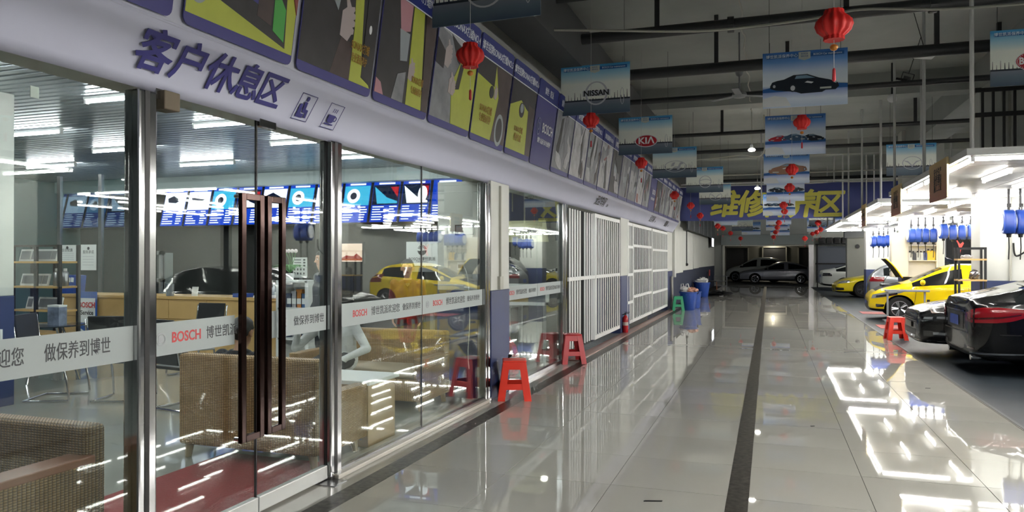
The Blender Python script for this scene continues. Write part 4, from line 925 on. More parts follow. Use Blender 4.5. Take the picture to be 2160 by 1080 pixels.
    if spec.get('mirror', 1):
        for s in (-1, 1):
            obj('door_mirror', MB().ball((mx, s * (W2 + 0.07), mz), 0.065, 0.11, 0.075, 12, 8).box(mx - 0.02, mx + 0.02, min(s * (W2 - 0.08), s * (W2 + 0.03)), max(s * (W2 - 0.08), s * (W2 + 0.03)), mz - 0.06, mz - 0.03), paint_m, root, smooth=True)
    for s in (-1, 1):
        for pts in spec.get('seams', ()): side('door_seam', 'trim_black', pts, s, 0.0, 0.005)
        for x, z in spec.get('handles', ()): side('door_handle', spec.get('handle_m', paint_m), [(x - 0.09, z), (x - 0.03, z + 0.006), (x + 0.03, z + 0.006), (x + 0.09, z)], s, 0.018, 0.014)
    if spec.get('extra'): spec['extra'](root, wrap, side, bvh, W2)
    bm.free()
    return root
def arc(x0, z0, x1, z1, n=8): return [(x0 + (x1 - x0) * i / n, z0 + (z1 - z0) * i / n) for i in range(n + 1)]
black_paint = paint('paint_black', (8, 9, 11), 0.0, 0.2); yellow_paint = paint('paint_yellow', (214, 186, 12), 0.0, 0.3); white_paint_c = paint('paint_white', (214, 218, 214), 0.0, 0.3); silver_paint = paint('paint_silver', (130, 134, 138), 0.6, 0.3); grey_paint = paint('paint_grey', (150, 152, 160), 0.3, 0.3); dark_paint = paint('paint_darkblue', (20, 24, 34), 0.1, 0.25); olive_paint = paint('paint_olive', (208, 190, 24), 0.0, 0.3)
# --- saloon (front view shown): stations run from tail to nose: (x, top z, top half width, shoulder z, width, bottom z)
SALOON = [(-2.44, 0.92, 0.60, 0.78, 0.80, 0.34), (-2.38, 1.03, 0.66, 0.92, 0.88, 0.26), (-2.20, 1.08, 0.68, 0.97, 0.95, 0.22), (-1.80, 1.11, 0.68, 0.98, 0.99, 0.2), (-1.15, 1.40, 0.60, 0.96, 1.0, 0.19), (-0.55, 1.465, 0.61, 0.95, 1.0, 0.19), (-0.45, 1.468, 0.61, 0.945, 1.0, 0.19),
          (0.10, 1.43, 0.60, 0.93, 1.0, 0.19), (0.85, 1.03, 0.74, 0.91, 1.0, 0.19), (1.25, 0.985, 0.76, 0.87, 1.0, 0.2), (1.80, 0.91, 0.77, 0.80, 0.98, 0.2), (2.20, 0.83, 0.74, 0.73, 0.92, 0.2), (2.38, 0.75, 0.68, 0.66, 0.84, 0.22), (2.44, 0.66, 0.60, 0.58, 0.76, 0.28)]
def front_b(root, wrap, side, bvh, W2):
    g = wrap('radiator_grille', 'trim_black', 1.2, 0, (-25, 25), [0.56, 0.54, 0.54, 0.56], [0.70, 0.72, 0.72, 0.70], 0.004)
    for i in range(4): wrap('grille_bar', 'chrome', 1.2, 0, (-25, 25), [0.572 + i * 0.037] * 2, [0.583 + i * 0.037] * 2, 0.012, 1, g)
    for s in (-1, 1):
        wrap('headlight', 'lamp_dark', 1.2, s * 0.1, (s * 27, s * 62), [0.585, 0.60, 0.63, 0.66], [0.70, 0.715, 0.725, 0.715], 0.005)
        [wrap('headlight_lens', 'lamp_clear', 1.2, s * 0.1, (s * (30 + 7 * q), s * (35 + 7 * q)), [0.625 + 0.012 * q] * 2, [0.66 + 0.012 * q, 0.668 + 0.012 * q], 0.011) for q in range(3)]
        f = wrap('fog_light', 'lamp_dark', 1.2, s * 0.1, (s * 30, s * 50), [0.35, 0.35, 0.37], [0.44, 0.435, 0.41], 0.006)
        wrap('fog_light_lens', 'lamp_clear', 1.2, s * 0.1, (s * 35, s * 45), [0.375, 0.375], [0.42, 0.41], 0.012, parent=f)
    wrap('lower_intake', 'trim_black', 1.2, 0, (-22, 22), [0.34] * 2, [0.44] * 2, 0.004)
    wrap('number_plate', 'plate_pale', 1.2, 0, (-11, 11), [0.45] * 2, [0.55] * 2, 0.02)
    wrap('bumper_lip', 'chrome', 1.2, 0, (-48, 48), [0.262] * 2, [0.276] * 2, 0.006, 1)
SP_F = dict(rings={1: 0.8, 12: 0.75, 8: 0.4}, st=SALOON, W=1.83, ws=[7], rw=[3], sw=[3, 4, 6, 7], r=0.335, wx=(-1.40, 1.42), mirror=(0.62, 1.0), seams=[arc(0.95, 0.30, 0.92, 0.88), arc(-0.5, 0.28, -0.5, 0.9)], handles=[(-0.28, 0.83), (-1.2, 0.85)], handle_m='chrome', extra=front_b, rim='rim_silver')
def back_b(root, wrap, side, bvh, W2):
    mat('lamp_deepred', (60, 6, 12), 0.1, coat=0.8)
    for s in (-1, 1):
        t = wrap('tail_light', 'lamp_red', -1.25, s * 0.12, (s * 160, s * 119), [0.745, 0.735, 0.735, 0.74, 0.765, 0.82, 0.885], [0.84, 0.90, 0.945, 0.95, 0.94, 0.92, 0.90], 0.008, 6)
        wrap('tail_light_band', 'lamp_deepred', -1.25, s * 0.12, (s * 157, s * 128), [0.78, 0.78, 0.80, 0.85], [0.80, 0.805, 0.825, 0.865], 0.013, 3, t)
        wrap('reflector', 'lamp_deepred', -1.25, s * 0.12, (s * 158, s * 150), [0.37] * 2, [0.395] * 2, 0.004)
        obj('exhaust_tip', MB().lathe([(0.038, -0.06), (0.045, -0.06), (0.045, 0.06), (0.038, 0.06)], 14, axis='x', c=(-2.33, s * 0.6, 0.25)), 'chrome', root)
        wrap('bumper_chrome', 'chrome', -1.25, s * 0.1, (s * 155, s * 125), [0.30, 0.305, 0.32], [0.325, 0.33, 0.335], 0.008, 2)
    wrap('number_plate', 'plate_blue', -1.25, 0, (169, 191), [0.66] * 2, [0.80] * 2, 0.014)
    wrap('plate_recess', 'trim_black', -1.25, 0, (160, 200), [0.62] * 2, [0.85] * 2, 0.004)
    wrap('bumper_crease', 'trim_black', -1.25, 0, (115, 245), [0.575] * 2, [0.59] * 2, 0.003, 1)
    wrap('chrome_strip', 'chrome', -1.25, 0, (158, 202), [0.865] * 2, [0.885] * 2, 0.012, 1)
    for s in (-1, 1): side('window_trim', 'chrome', [(-1.6 + i * 0.2, 0.985 - i * 0.004) for i in range(12)], s, 0.006, 0.009)
SALOON_B = [(-2.44, 0.94, 0.60, 0.80, 0.80, 0.34), (-2.39, 1.07, 0.66, 0.95, 0.88, 0.26), (-2.27, 1.12, 0.68, 1.0, 0.95, 0.22), (-2.02, 1.14, 0.68, 1.0, 0.99, 0.2), (-1.10, 1.43, 0.60, 0.97, 1.0, 0.19)] + SALOON[5:]
SP_B = dict(SP_F, st=SALOON_B, extra=back_b)
build_car(SP_F, 'black saloon parked nose out behind the red stool', (2.30 + 2.44, 14.38, 0), math.pi, black_paint)
build_car(SP_B, 'black saloon nearest the camera, tail light towards the corridor', (2.58 + 2.44, 12.45, 0), R(1), black_paint)
# --- yellow hatchback with its bonnet open
HATCH = [(-1.95, 0.72, 0.60, 0.60, 0.82, 0.36), (-1.90, 1.00, 0.62, 0.92, 0.92, 0.28), (-1.80, 1.14, 0.62, 1.03, 0.97, 0.24), (-1.50, 1.42, 0.58, 1.05, 1.0, 0.2), (-1.10, 1.475, 0.60, 1.03, 1.0, 0.19), (-0.35, 1.49, 0.62, 0.97, 1.0, 0.19), (-0.25, 1.488, 0.62, 0.965, 1.0, 0.19), (0.15, 1.45, 0.61, 0.94, 1.0, 0.19), (0.98, 1.02, 0.76, 0.885, 1.0, 0.19),
         (1.15, 0.99, 0.78, 0.87, 1.0, 0.2), (1.55, 0.90, 0.76, 0.80, 0.97, 0.2), (1.82, 0.78, 0.70, 0.70, 0.88, 0.21), (1.93, 0.66, 0.62, 0.58, 0.78, 0.24), (1.97, 0.56, 0.56, 0.5, 0.7, 0.3)]
def front_h(root, wrap, side, bvh, W2):
    for s in (-1, 1):
        h = wrap('headlight', 'lamp_clear', 0.9, s * 0.12, (s * 30, s * 78), [0.56, 0.60, 0.66, 0.72, 0.78], [0.66, 0.72, 0.78, 0.82, 0.81], 0.006)
        wrap('headlight_core', 'lamp_dark', 0.9, s * 0.12, (s * 36, s * 62), [0.60, 0.63, 0.68], [0.645, 0.69, 0.73], 0.011, parent=h)
        wrap('fog_light', 'lamp_dark', 0.9, s * 0.1, (s * 36, s * 52), [0.34, 0.35], [0.42, 0.41], 0.006)
    g = wrap('lower_grille', 'trim_black', 0.9, 0, (-24, 24), [0.30, 0.30], [0.48, 0.48], 0.004)
    wrap('number_plate', 'plate_blue', 0.9, 0, (-15, 15), [0.40] * 2, [0.50] * 2, 0.012)
    for s in (-1, 1):
        wrap('tail_light', 'lamp_red', -1.0, s * 0.1, (s * 150, s * 120), [0.85, 0.86], [1.1, 1.12], 0.006)
        obj('body_sticker', MB().box(0.55, 0.62, s * (W2 + 0.001), s * (W2 + 0.006), 0.38, 0.56), 'trim_black', root)
    obj('bonnet_stay', MB().cyl((1.55, -0.45, 0.86), (1.25, -0.45, 1.42), 0.008, n=6), 'dark_steel', root)
    obj('engine_cover', MB().box(1.15, 1.6, -0.35, 0.35, 0.72, 0.93), 'dark_steel', root, bevel=0.02)
SP_H = dict(rings={12: 0.6, 1: 0.5, 8: 0.4}, st=HATCH, W=1.72, ws=[7], rw=[2, 3], sw=[3, 4, 6, 7], hood=[9, 10], r=0.31, wx=(-1.28, 1.24), mirror=(0.72, 1.0), hood_open=(1.05, 1.0, 70), seams=[arc(0.92, 0.30, 0.85, 0.86), arc(-0.3, 0.28, -0.32, 0.94), arc(0.92, 0.30, -0.28, 0.28)], handles=[(-0.12, 0.82)], extra=front_h, rim='rim_silver', spokes=5)
build_car(SP_H, 'yellow hatchback with its bonnet propped open', (2.52 + 1.97, 22.35, 0), math.pi - R(2), yellow_paint)
# --- far cars
SPORT = [(-2.2, 0.75, 0.6, 0.65, 0.85, 0.3), (-2.1, 0.9, 0.64, 0.8, 0.94, 0.24), (-1.5, 1.02, 0.62, 0.86, 1.0, 0.18), (-0.8, 1.24, 0.54, 0.88, 1.0, 0.17), (-0.2, 1.29, 0.55, 0.87, 1.0, 0.17), (-0.1, 1.288, 0.55, 0.868, 1.0, 0.17), (0.2, 1.24, 0.55, 0.86, 1.0, 0.17), (0.85, 0.92, 0.68, 0.82, 1.0, 0.17), (1.35, 0.86, 0.72, 0.78, 1.0, 0.17), (1.8, 0.76, 0.7, 0.7, 0.95, 0.17), (2.1, 0.62, 0.62, 0.56, 0.84, 0.18), (2.2, 0.5, 0.55, 0.44, 0.74, 0.22)]
def front_s(root, wrap, side, bvh, W2):
    for s in (-1, 1):
        wrap('headlight', 'lamp_clear', 1.2, s * 0.25, (s * 14, s * 52), [0.56, 0.58, 0.62], [0.66, 0.70, 0.74], 0.006); wrap('front_intake', 'trim_black', 1.2, s * 0.1, (s * 22, s * 46), [0.28, 0.3], [0.42, 0.40], 0.006)
    wrap('front_intake', 'trim_black', 1.2, 0, (-15, 15), [0.26] * 2, [0.36] * 2, 0.006)
SP_S = dict(st=SPORT, W=1.82, ws=[6], rw=[2], sw=[3, 5, 6], r=0.33, wx=(-1.2, 1.18), mirror=(0.6, 0.92), extra=front_s, rim='rim_dark', seams=[arc(0.75, 0.3, 0.7, 0.8), arc(-0.15, 0.3, -0.15, 0.84)])
build_car(SP_S, 'yellow sports car parked beyond the hatchback', (2.62 + 2.2, 35.0, 0), math.pi + R(4), olive_paint)
def back_w(root, wrap, side, bvh, W2):
    for s in (-1, 1): wrap('tail_light', 'lamp_dark', -1.25, s * 0.1, (s * 150, s * 132), [0.74] * 2, [0.9] * 2, 0.008)
    wrap('number_plate', 'plate_blue', -1.25, 0, (168, 192), [0.66] * 2, [0.80] * 2, 0.014)
build_car(dict(SP_F, extra=back_w, r=0.31), 'old white saloon parked beside the far doorway', (2.55 + 2.44, 42.2, 0), R(2), white_paint_c)
def back_g(root, wrap, side, bvh, W2):
    for s in (-1, 1): wrap('tail_light', 'lamp_red', -1.0, s * 0.1, (s * 150, s * 122), [0.85, 0.86], [1.02, 1.0], 0.008)
    wrap('number_plate', 'plate_blue', -1.0, 0, (166, 194), [0.66] * 2, [0.80] * 2, 0.014)
build_car(dict(SP_H, hood_open=None, extra=back_g), 'silver hatchback behind the open yellow bonnet, tail out', (3.2 + 1.97, 28.2, 0), R(-4), silver_paint)
SUV = [(x, zt * 1.16 + (0.02 if zt > 1.1 else 0), ft, zb * 1.14, fw, z0 + 0.04) for x, zt, ft, zb, fw, z0 in HATCH]
build_car(dict(SP_H, st=SUV, hood_open=None, extra=None, W=1.85, r=0.36, wx=(-1.25, 1.25), mirror=(0.75, 1.2), seams=(), handles=()), 'dark estate car behind the silver hatchback', (4.0 + 1.9, 30.4, 0), R(0), dark_paint)
build_car(dict(SP_F, extra=None, r=0.33), 'pale grey saloon beyond the far doorway, parked crosswise', (0.55, 52.0, 0), math.pi, grey_paint, group='cars in the dim yard beyond the doorway')
build_car(dict(SP_H, st=SUV, hood_open=None, extra=None, W=1.85, r=0.36, mirror=(0.75, 1.2), seams=(), handles=()), 'white estate car beyond the far doorway, behind the saloon', (-0.9, 55.5, 0), math.pi - R(8), white_paint_c, group='cars in the dim yard beyond the doorway')
# ================================================================== things in the corridor and the bays
def stool(label, loc, rz, rgb, hgt=0.45, sc=1.0, mname='stool_red'):
    m = mat(mname, rgb, 0.35, 0, 0.5); t = thing('plastic_stool', label, 'stool', loc, rz, 'square plastic stools')
    a, b, h = 0.125 * sc, 0.185 * sc, hgt
    obj('stool_seat', MB().prism(rrect(-a - 0.012, a + 0.012, -a - 0.012, a + 0.012, 0.035), h - 0.02, h, lambda u, v, q: (u, v, q)), m, t, bevel=0.008)
    lv = lambda z: a + (b - a) * (1 - z / h)
    def strip(z0, z1, u0, u1):
        """four panels round the stool between heights z0 and z1"""
        mb = MB()
        for k in range(4):
            M_ = Matrix.Rotation(R(90 * k), 4, 'Z')
            mb.add([M_ @ Vector((u0(z0), -lv(z0), z0)), M_ @ Vector((u1(z0), -lv(z0), z0)), M_ @ Vector((u1(z1), -lv(z1), z1)), M_ @ Vector((u0(z1), -lv(z1), z1))], [(0, 1, 2, 3)])
        return mb
    def solid(o, th=0.006):
        s_ = o.modifiers.new('t', 'SOLIDIFY'); s_.thickness = th; s_.offset = -1; return o
    solid(obj('apron', strip(h - 0.10, h - 0.01, lambda z: -lv(z), lambda z: lv(z)), m, t))
    solid(obj('crossbar', strip(0.125, 0.19, lambda z: -lv(z), lambda z: lv(z)), m, t))
    for sx in (-1, 1):
        for sy in (-1, 1):
            mb = MB(); w0, w1 = 0.072 * sc, 0.075 * sc
            mb.add([(sx * b, sy * b, 0), (sx * (b - w1), sy * b, 0), (sx * (a - w0), sy * a, h - 0.02), (sx * a, sy * a, h - 0.02), (sx * b, sy * (b - w1), 0), (sx * a, sy * (a - w0), h - 0.02)], [(0, 1, 2, 3), (0, 3, 5, 4)] if sx * sy < 0 else [(3, 2, 1, 0), (4, 5, 3, 0)])
            solid(obj('stool_leg', mb, m, t), 0.008)
    return t
stool('bright orange-red plastic stool beside the white pillar', onZ(1085, 840), R(20), (238, 62, 44), 0.45)
stool('dark red plastic stool before the first white gate', onZ(1206, 765), R(28), (188, 30, 40), 0.45, mname='stool_dark_red')
stool('green plastic stool beside the blue bins', onZ(1427, 655) + Vector((0.05, 0, 0)), R(10), (48, 158, 112), 0.45, mname='stool_green')
stool('orange-red plastic stool in front of the black saloon', onZ(1889, 716), R(5), (238, 62, 44), 0.45)
cp = onZ(1082, 838); cr = thing('charger_cable', 'white phone charger cable lying on the orange-red stool', 'cable', (cp.x, cp.y, 0.45))
obj('charger_plug', MB().box(-0.07, -0.03, 0.03, 0.06, 0, 0.04), 'black_plastic', cr); obj('cord', MB().tube(smooth_path([(-0.05, 0.05, 0.01), (0, 0.02, 0.012), (0.05, 0.05, 0.012), (0.02, 0.0, 0.012), (-0.03, -0.03, 0.012)]), 0.004, 5), 'white_plastic', cr)
# gates of white bars
def gate(label, segs, x=GX + 0.02, z0=0.13, z1=2.44):
    g = thing('bar_gate', label, 'gate', (x, segs[0][0], z0), 0, 'white bar gates')
    y00 = segs[0][0]
    for (y0, y1, nb_, bw, rails, frame) in segs:
        if frame:
            for y in (y0, y1): obj('gate_stile', MB().box(-0.025, 0.025, y - y00 - 0.025, y - y00 + 0.025, 0, z1 - z0), 'white_paint', g)
            obj('gate_rail', MB().box(-0.022, 0.022, y0 - y00, y1 - y00, 0, 0.07), 'white_paint', g); obj('gate_rail', MB().box(-0.022, 0.022, y0 - y00, y1 - y00, z1 - z0 - 0.07, z1 - z0), 'white_paint', g)
        for r_ in rails: obj('gate_rail', MB().box(-0.02, 0.03, y0 - y00, y1 - y00, r_ - z0 - 0.03, r_ - z0 + 0.03), 'white_paint', g)
        bar = None
        for i in range(nb_):
            y = y0 + (y1 - y0) * (i + 1) / (nb_ + 1) - y00
            if bar is None: bar = obj('gate_bar', MB().box(-0.008, 0.008, -bw / 2, bw / 2, 0.02, z1 - z0 - 0.02), 'white_paint', g, loc=(0, y, 0))
            else: q = bar.copy(); COL.objects.link(q); q.location = (0, y, 0)
    return g
Yx = lambda px: atX(px, 600, GX).y
gate('first white bar gate with wide folding bars', [(11.34, Yx(1226), 5, 0.055, (1.28,), False), (Yx(1226), Yx(1250), 4, 0.045, (1.28,), False), (Yx(1251), Yx(1303), 11, 0.045, (1.28,), True)])
gate('second white bar gate with stepped cross rails', [(Yx(1320), Yx(1331), 3, 0.05, (0.62, 1.25, 1.88), True), (Yx(1332), Yx(1371), 11, 0.05, (0.72, 1.32, 1.92), True), (Yx(1373), Yx(1405), 12, 0.05, (0.68, 1.28, 1.86), True)])
# fire extinguisher
p = onZ(1319, 703); fe = thing('fire_extinguisher', 'red fire extinguisher standing between the two gates', 'fire extinguisher', (p.x, p.y, 0.0))
obj('cylinder_body', MB().lathe([(0.05, 0.0), (0.085, 0.01), (0.088, 0.03), (0.088, 0.43), (0.07, 0.50), (0.035, 0.53), (0.03, 0.55)], 20), mat('extinguisher_red', (176, 26, 34), 0.3), fe, smooth=True)
obj('valve_handle', MB().cyl((0, 0, 0.54), (0, 0, 0.60), 0.025).box(-0.02, 0.12, -0.012, 0.012, 0.60, 0.615).box(-0.02, 0.13, -0.012, 0.012, 0.63, 0.645), 'black_metal', fe)
obj('paper_label', MB().lathe([(0.0895, 0.24), (0.0895, 0.34)], 20), mat('label_pale', (196, 180, 170), 0.5), fe)
obj('discharge_hose', MB().tube(smooth_path([(-0.02, 0, 0.58), (-0.11, 0, 0.52), (-0.115, 0, 0.3), (-0.1, 0, 0.15)]), 0.012, 6), 'rubber', fe)
fe.scale = (0.72, 0.72, 0.72)
# rubbish bins
def bin_(label, loc, r0, r1, h):
    b = thing('rubbish_bin', label, 'bin', loc, 0, 'blue rubbish bins')
    obj('bin_body', MB().lathe([(r0 - 0.01, 0.0), (r0, 0.01), (r1, h - 0.04), (r1 + 0.02, h - 0.035), (r1 + 0.02, h), (r1 - 0.008, h), (r0 - 0.01, 0.04)], 24), 'blue_plastic', b, smooth=True)
    obj('bin_handle', MB().box(-0.05, 0.05, -r1 - 0.05, -r1 + 0.01, h - 0.1, h - 0.06), 'blue_plastic', b)
    return b
def crumple(name, label, loc, s, m, cat, seed, flat=1.0):
    rq = random.Random(seed); mb = MB().ball((0, 0, 0), 1, n=14, m=9)
    mb.v = [tuple(Vector(q) * (1 + rq.uniform(-0.28, 0.28))) for q in mb.v]
    mb.v = [(q[0] * s[0], q[1] * s[1], max(q[2] * s[2], -s[2] * 0.8) + s[2] * 0.8) for q in mb.v]
    o = obj(name, mb, m, loc=loc); return tag(o, label, cat)
b1, b2, b3 = onZ(1452, 654), onZ(1465, 650), onZ(1480, 626)
for nm, b, r0, r1, h in (('blue rubbish bin nearest the green stool', b1, 0.2, 0.27, 0.58), ('blue rubbish bin with a white sticker between the other two', b2, 0.17, 0.21, 0.55), ('blue rubbish bin farthest along the wall', b3, 0.26, 0.34, 0.62)): bin_(nm, b, r0, r1, h)
mat('bag_white', (204, 204, 202), 0.5); mat('bag_black', (16, 16, 18), 0.4); mat('card_tan', (190, 140, 120), 0.6)
wbag = crumple('plastic_bag', 'white carrier bag with handles on the nearest blue bin', b1 + Vector((-0.12, 0.08, 0.54)), (0.16, 0.14, 0.11), 'bag_white', 'bag', 1)
for hx in (-0.07, 0.08): obj('bag_handle', MB().tube([(hx - 0.05, 0, 0.14), (hx - 0.04, 0, 0.27), (hx + 0.02, 0, 0.29), (hx + 0.05, 0, 0.14)], 0.016, 6), 'bag_white', wbag)
crumple('crumpled_paper', 'tan crumpled packaging heaped on the nearest blue bin', b1 + Vector((0.1, 0.05, 0.55)), (0.17, 0.14, 0.09), 'card_tan', 'rubbish', 2)
crumple('plastic_bag', 'black rubbish bag between the bins', b1 + Vector((0.05, 0.42, 0.45)), (0.2, 0.14, 0.12), 'bag_black', 'bag', 3)
crumple('plastic_bag', 'white crumpled bag on the farthest blue bin', b3 + Vector((0.02, 0, 0.58)), (0.26, 0.22, 0.13), 'bag_white', 'bag', 4)
crumple('cloth_heap', 'black cloth heap lying on the far corridor floor', onZ(1512, 624), (0.62, 0.3, 0.12), 'bag_black', 'cloth', 5)
# fan-like dark chair and crate against the far wall
p = onZ(1503, 611); hc = thing('dark_chair', 'dark chair with a red cushion by the far wall', 'chair', (p.x, p.y, 0))
obj('seat', MB().box(-0.22, 0.22, -0.2, 0.2, 0.42, 0.47), 'black_plastic', hc, bevel=0.01); obj('backrest', MB().box(-0.24, -0.2, -0.2, 0.2, 0.47, 0.95), 'black_plastic', hc, bevel=0.01)
for sx in (-1, 1):
    for sy in (-1, 1): obj('leg', MB().cyl((sx * 0.2, sy * 0.18, 0.42), (sx * 0.22, sy * 0.2, 0), 0.015, n=6), 'wood_brown', hc)
obj('cushion', MB().box(-0.19, -0.13, -0.16, 0.16, 0.72, 1.05), mat('cushion_red', (170, 70, 66), 0.7), hc, bevel=0.03)
p = onZ(1520, 604); wc = thing('wire_crate', 'grey wire crate standing by the far wall corner', 'crate', (p.x, p.y, 0))
for z in (0.02, 0.3, 0.6):
    for s in (-1, 1): obj('crate_rail', MB().box(-0.35, 0.35, s * 0.25 - 0.015, s * 0.25 + 0.015, z, z + 0.03), 'grey_plastic', wc); obj('crate_rail', MB().box(s * 0.35 - 0.015, s * 0.35 + 0.015, -0.25, 0.25, z, z + 0.03), 'grey_plastic', wc)
for sx in (-1, 1):
    for sy in (-1, 1): obj('crate_post', MB().box(sx * 0.35 - 0.015, sx * 0.35 + 0.015, sy * 0.25 - 0.015, sy * 0.25 + 0.015, 0, 0.63), 'grey_plastic', wc)
# far left wall
WLX = -3.1
wl = struct_root('wall_far_left', 'white and dark blue wall beyond the gates')
obj('upper_render', MB().box(WLX - 0.2, WLX, 25.0, EY, 1.22, CZ), 'wall_white', wl); obj('blue_base', MB().box(WLX - 0.2, WLX + 0.003, 25.0, EY, 0, 1.22), mat('wall_navy', (26, 36, 62), 0.5), wl)
for i, (ya, yb, z0, z1, th) in enumerate(((25.05, 25.4, 1.0, 2.9, 0.14), (25.5, 27.9, 1.12, 2.75, 0.10), (28.2, 32.0, 1.18, 2.7, 0.07), (32.6, 35.0, 1.2, 2.6, 0.05))):
    obj('wall_panel', MB().box(WLX, WLX + th, ya, yb, z0, z1), 'wall_white', wl, bevel=0.006)
obj('wall_conduit', MB().cyl((WLX + 0.13, 24.3, 0), (WLX + 0.13, 24.3, 1.05), 0.045, n=8), 'conduit', wl)
obj('wall_conduit', MB().cyl((WLX + 0.1, 29.2, 1.42), (WLX + 0.1, 29.2, 2.7), 0.02, n=8).ball((WLX + 0.1, 29.2, 1.40), 0.06), 'black_metal', wl)
fb2 = thing('fascia_board', 'dark picture board high on the far left wall beyond the blue banner', 'sign', (WLX + 0.25, 28.0, 2.72))
obj('board', MB().box(-0.03, 0.03, 0, 14, 0, 0.9), mat('photo_dark', (70, 74, 78), 0.5, noise=(2.2, 0.7)), fb2)
for i in range(6): obj('board_joint', MB().box(0.03, 0.034, 2.3 * i - 0.02 + 0.02, 2.3 * i + 0.04, 0, 0.9), 'white_print', fb2)
tp_ = atX(1502, 508, WLX + 0.15); tv = thing('lit_sign', 'small glowing white screen on the far left wall', 'screen', tp_)
obj('casing', MB().box(-0.06, 0.04, -0.65, 0.65, -0.36, 0.36), 'black_plastic', tv); obj('lit_face', MB().box(0.04, 0.045, -0.6, 0.6, -0.31, 0.31), glow('screen_white', (240, 246, 255), 3.0), tv)
text('lettering', '休息室', 0.3, 'black_print', tv, (0.047, 0, 0), FACE_X, 0.01)
# end wall, doorway, dim yard beyond
ew = struct_root('wall_end', 'grey end wall with a wide open doorway')
mat('end_wall', (150, 152, 148), 0.7); 
obj('wall_block', MB().box(-3.3, -2.5, EY, EY + 0.25, 0, CZ), 'end_wall', ew); obj('wall_block', MB().box(2.16, 14, EY, EY + 0.25, 0, CZ), 'wall_white', ew); obj('wall_block', MB().box(-2.5, 2.16, EY, EY + 0.25, 2.5, CZ), 'end_wall', ew)
obj('shutter_box', MB().box(-2.7, 2.4, EY - 0.4, EY, 2.45, 3.05), mat('shutter_grey', (118, 124, 122), 0.5), ew, bevel=0.02); obj('shutter_edge', MB().box(-2.6, 2.3, EY - 0.25, EY - 0.15, 2.38, 2.46), 'conduit', ew)
obj('door_post', MB().box(2.16, 2.42, EY - 0.35, EY, 0, 2.6), 'steel', ew); obj('door_post', MB().box(-2.62, -2.5, EY - 0.2, EY, 0, 2.45), 'conduit', ew)
yd = struct_root('floor_yard', 'dim yard floor beyond the doorway'); obj('yard_slab', MB().box(-9, 10, EY, 62, -0.15, -0.002), mat('yard_grey', (96, 98, 98), 0.5), yd)
struct('wall_yard', MB().box(-9, 10, 61, 61.2, 0, CZ), mat('yard_wall', (104, 106, 100), 0.8)); struct('wall_yard_left', MB().box(-9.2, -9, EY, 61, 0, CZ), 'yard_wall'); struct('wall_yard_right', MB().box(10, 10.2, EY, 61, 0, CZ), 'yard_wall'); struct('ceiling_yard', MB().box(-9, 10, EY, 61, CZ - 1.0, CZ - 0.8), 'ceiling_paint')
for i, x in enumerate((-2.4, 0.4, 3.0)):
    d_ = struct_root('door_%d' % (3 + i)); obj('door_frame', MB().box(x - 0.9, x - 0.82, 60.9, 61, 0, 2.6).box(x + 0.82, x + 0.9, 60.9, 61, 0, 2.6).box(x - 0.9, x + 0.9, 60.9, 61, 2.5, 2.6), 'conduit', d_); obj('door_panel', MB().box(x - 0.82, x + 0.82, 60.95, 61, 0, 2.5), mat('door_dim', (60, 62, 64), 0.5), d_)
yl = thing('yard_lamp', 'weak lamp burning in the yard beyond the doorway', 'lamp', (0.3, 60.6, 3.0)); obj('bulb', MB().ball((0, 0, 0), 0.10), glow('yard_glow', (255, 240, 215), 30.0), yl); obj('lamp_rod', MB().cyl((0, 0, 0.05), (0, 0, CZ - 1.0 - 3.0), 0.015), 'black_metal', yl)
# grey roller door right of the doorway with a rack of dark crates above it
rd = struct_root('door_6', 'grey roller door beside the far doorway'); obj('shutter_curtain', MB().box(2.6, 4.35, EY - 0.1, EY - 0.02, 0.3, 2.35), mat('shutter_blue', (92, 98, 110), 0.5), rd)
rk = thing('wall_rack', 'black bar rack over the grey roller door', 'rack', (2.5, EY - 0.5, 0))
for z in (1.35, 2.45): obj('rack_bar', MB().box(0, 3.4, -0.03, 0.03, z - 0.04, z + 0.04), 'black_metal', rk)
for x in (0.1, 3.3): obj('rack_post', MB().box(x - 0.03, x + 0.03, -0.03, 0.03, 0, 2.5), 'black_metal', rk)
for i in range(5):
    o = obj('dark_crate', MB().box(-0.16, 0.16, -0.2, 0.2, 0, 0.34).box(-0.12, 0.12, -0.22, 0.22, 0.08, 0.26), 'black_plastic', loc=(2.85 + i * 0.4, EY - 0.3, 2.5), bevel=0.02); tag(o, 'dark crate on the bar rack, %s from the doorway' % ORD[i], 'crate', 'dark crates above the roller door')
for i, x in enumerate((4.5, 4.9)): struct('pipe_%d' % (i + 1), MB().cyl((x, EY - 0.15, 0), (x, EY - 0.15, CZ), 0.05, n=8), 'conduit')
# tall grey locker by the far bay column
gl = thing('grey_locker', 'tall grey locker beside the far workshop column', 'locker', (4.0, 38.2, 0)); obj('locker_body', MB().box(-0.55, 0.55, -0.3, 0.3, 0, 2.6), mat('locker_grey', (146, 148, 142), 0.5), gl, bevel=0.01); obj('locker_top', MB().box(-0.65, 0.65, -0.35, 0.3, 2.6, 2.9), 'grey_plastic', gl, bevel=0.01); obj('round_vent', MB().cyl((-0.1, -0.3, 2.2), (-0.1, -0.33, 2.2), 0.1), 'dark_steel', gl)
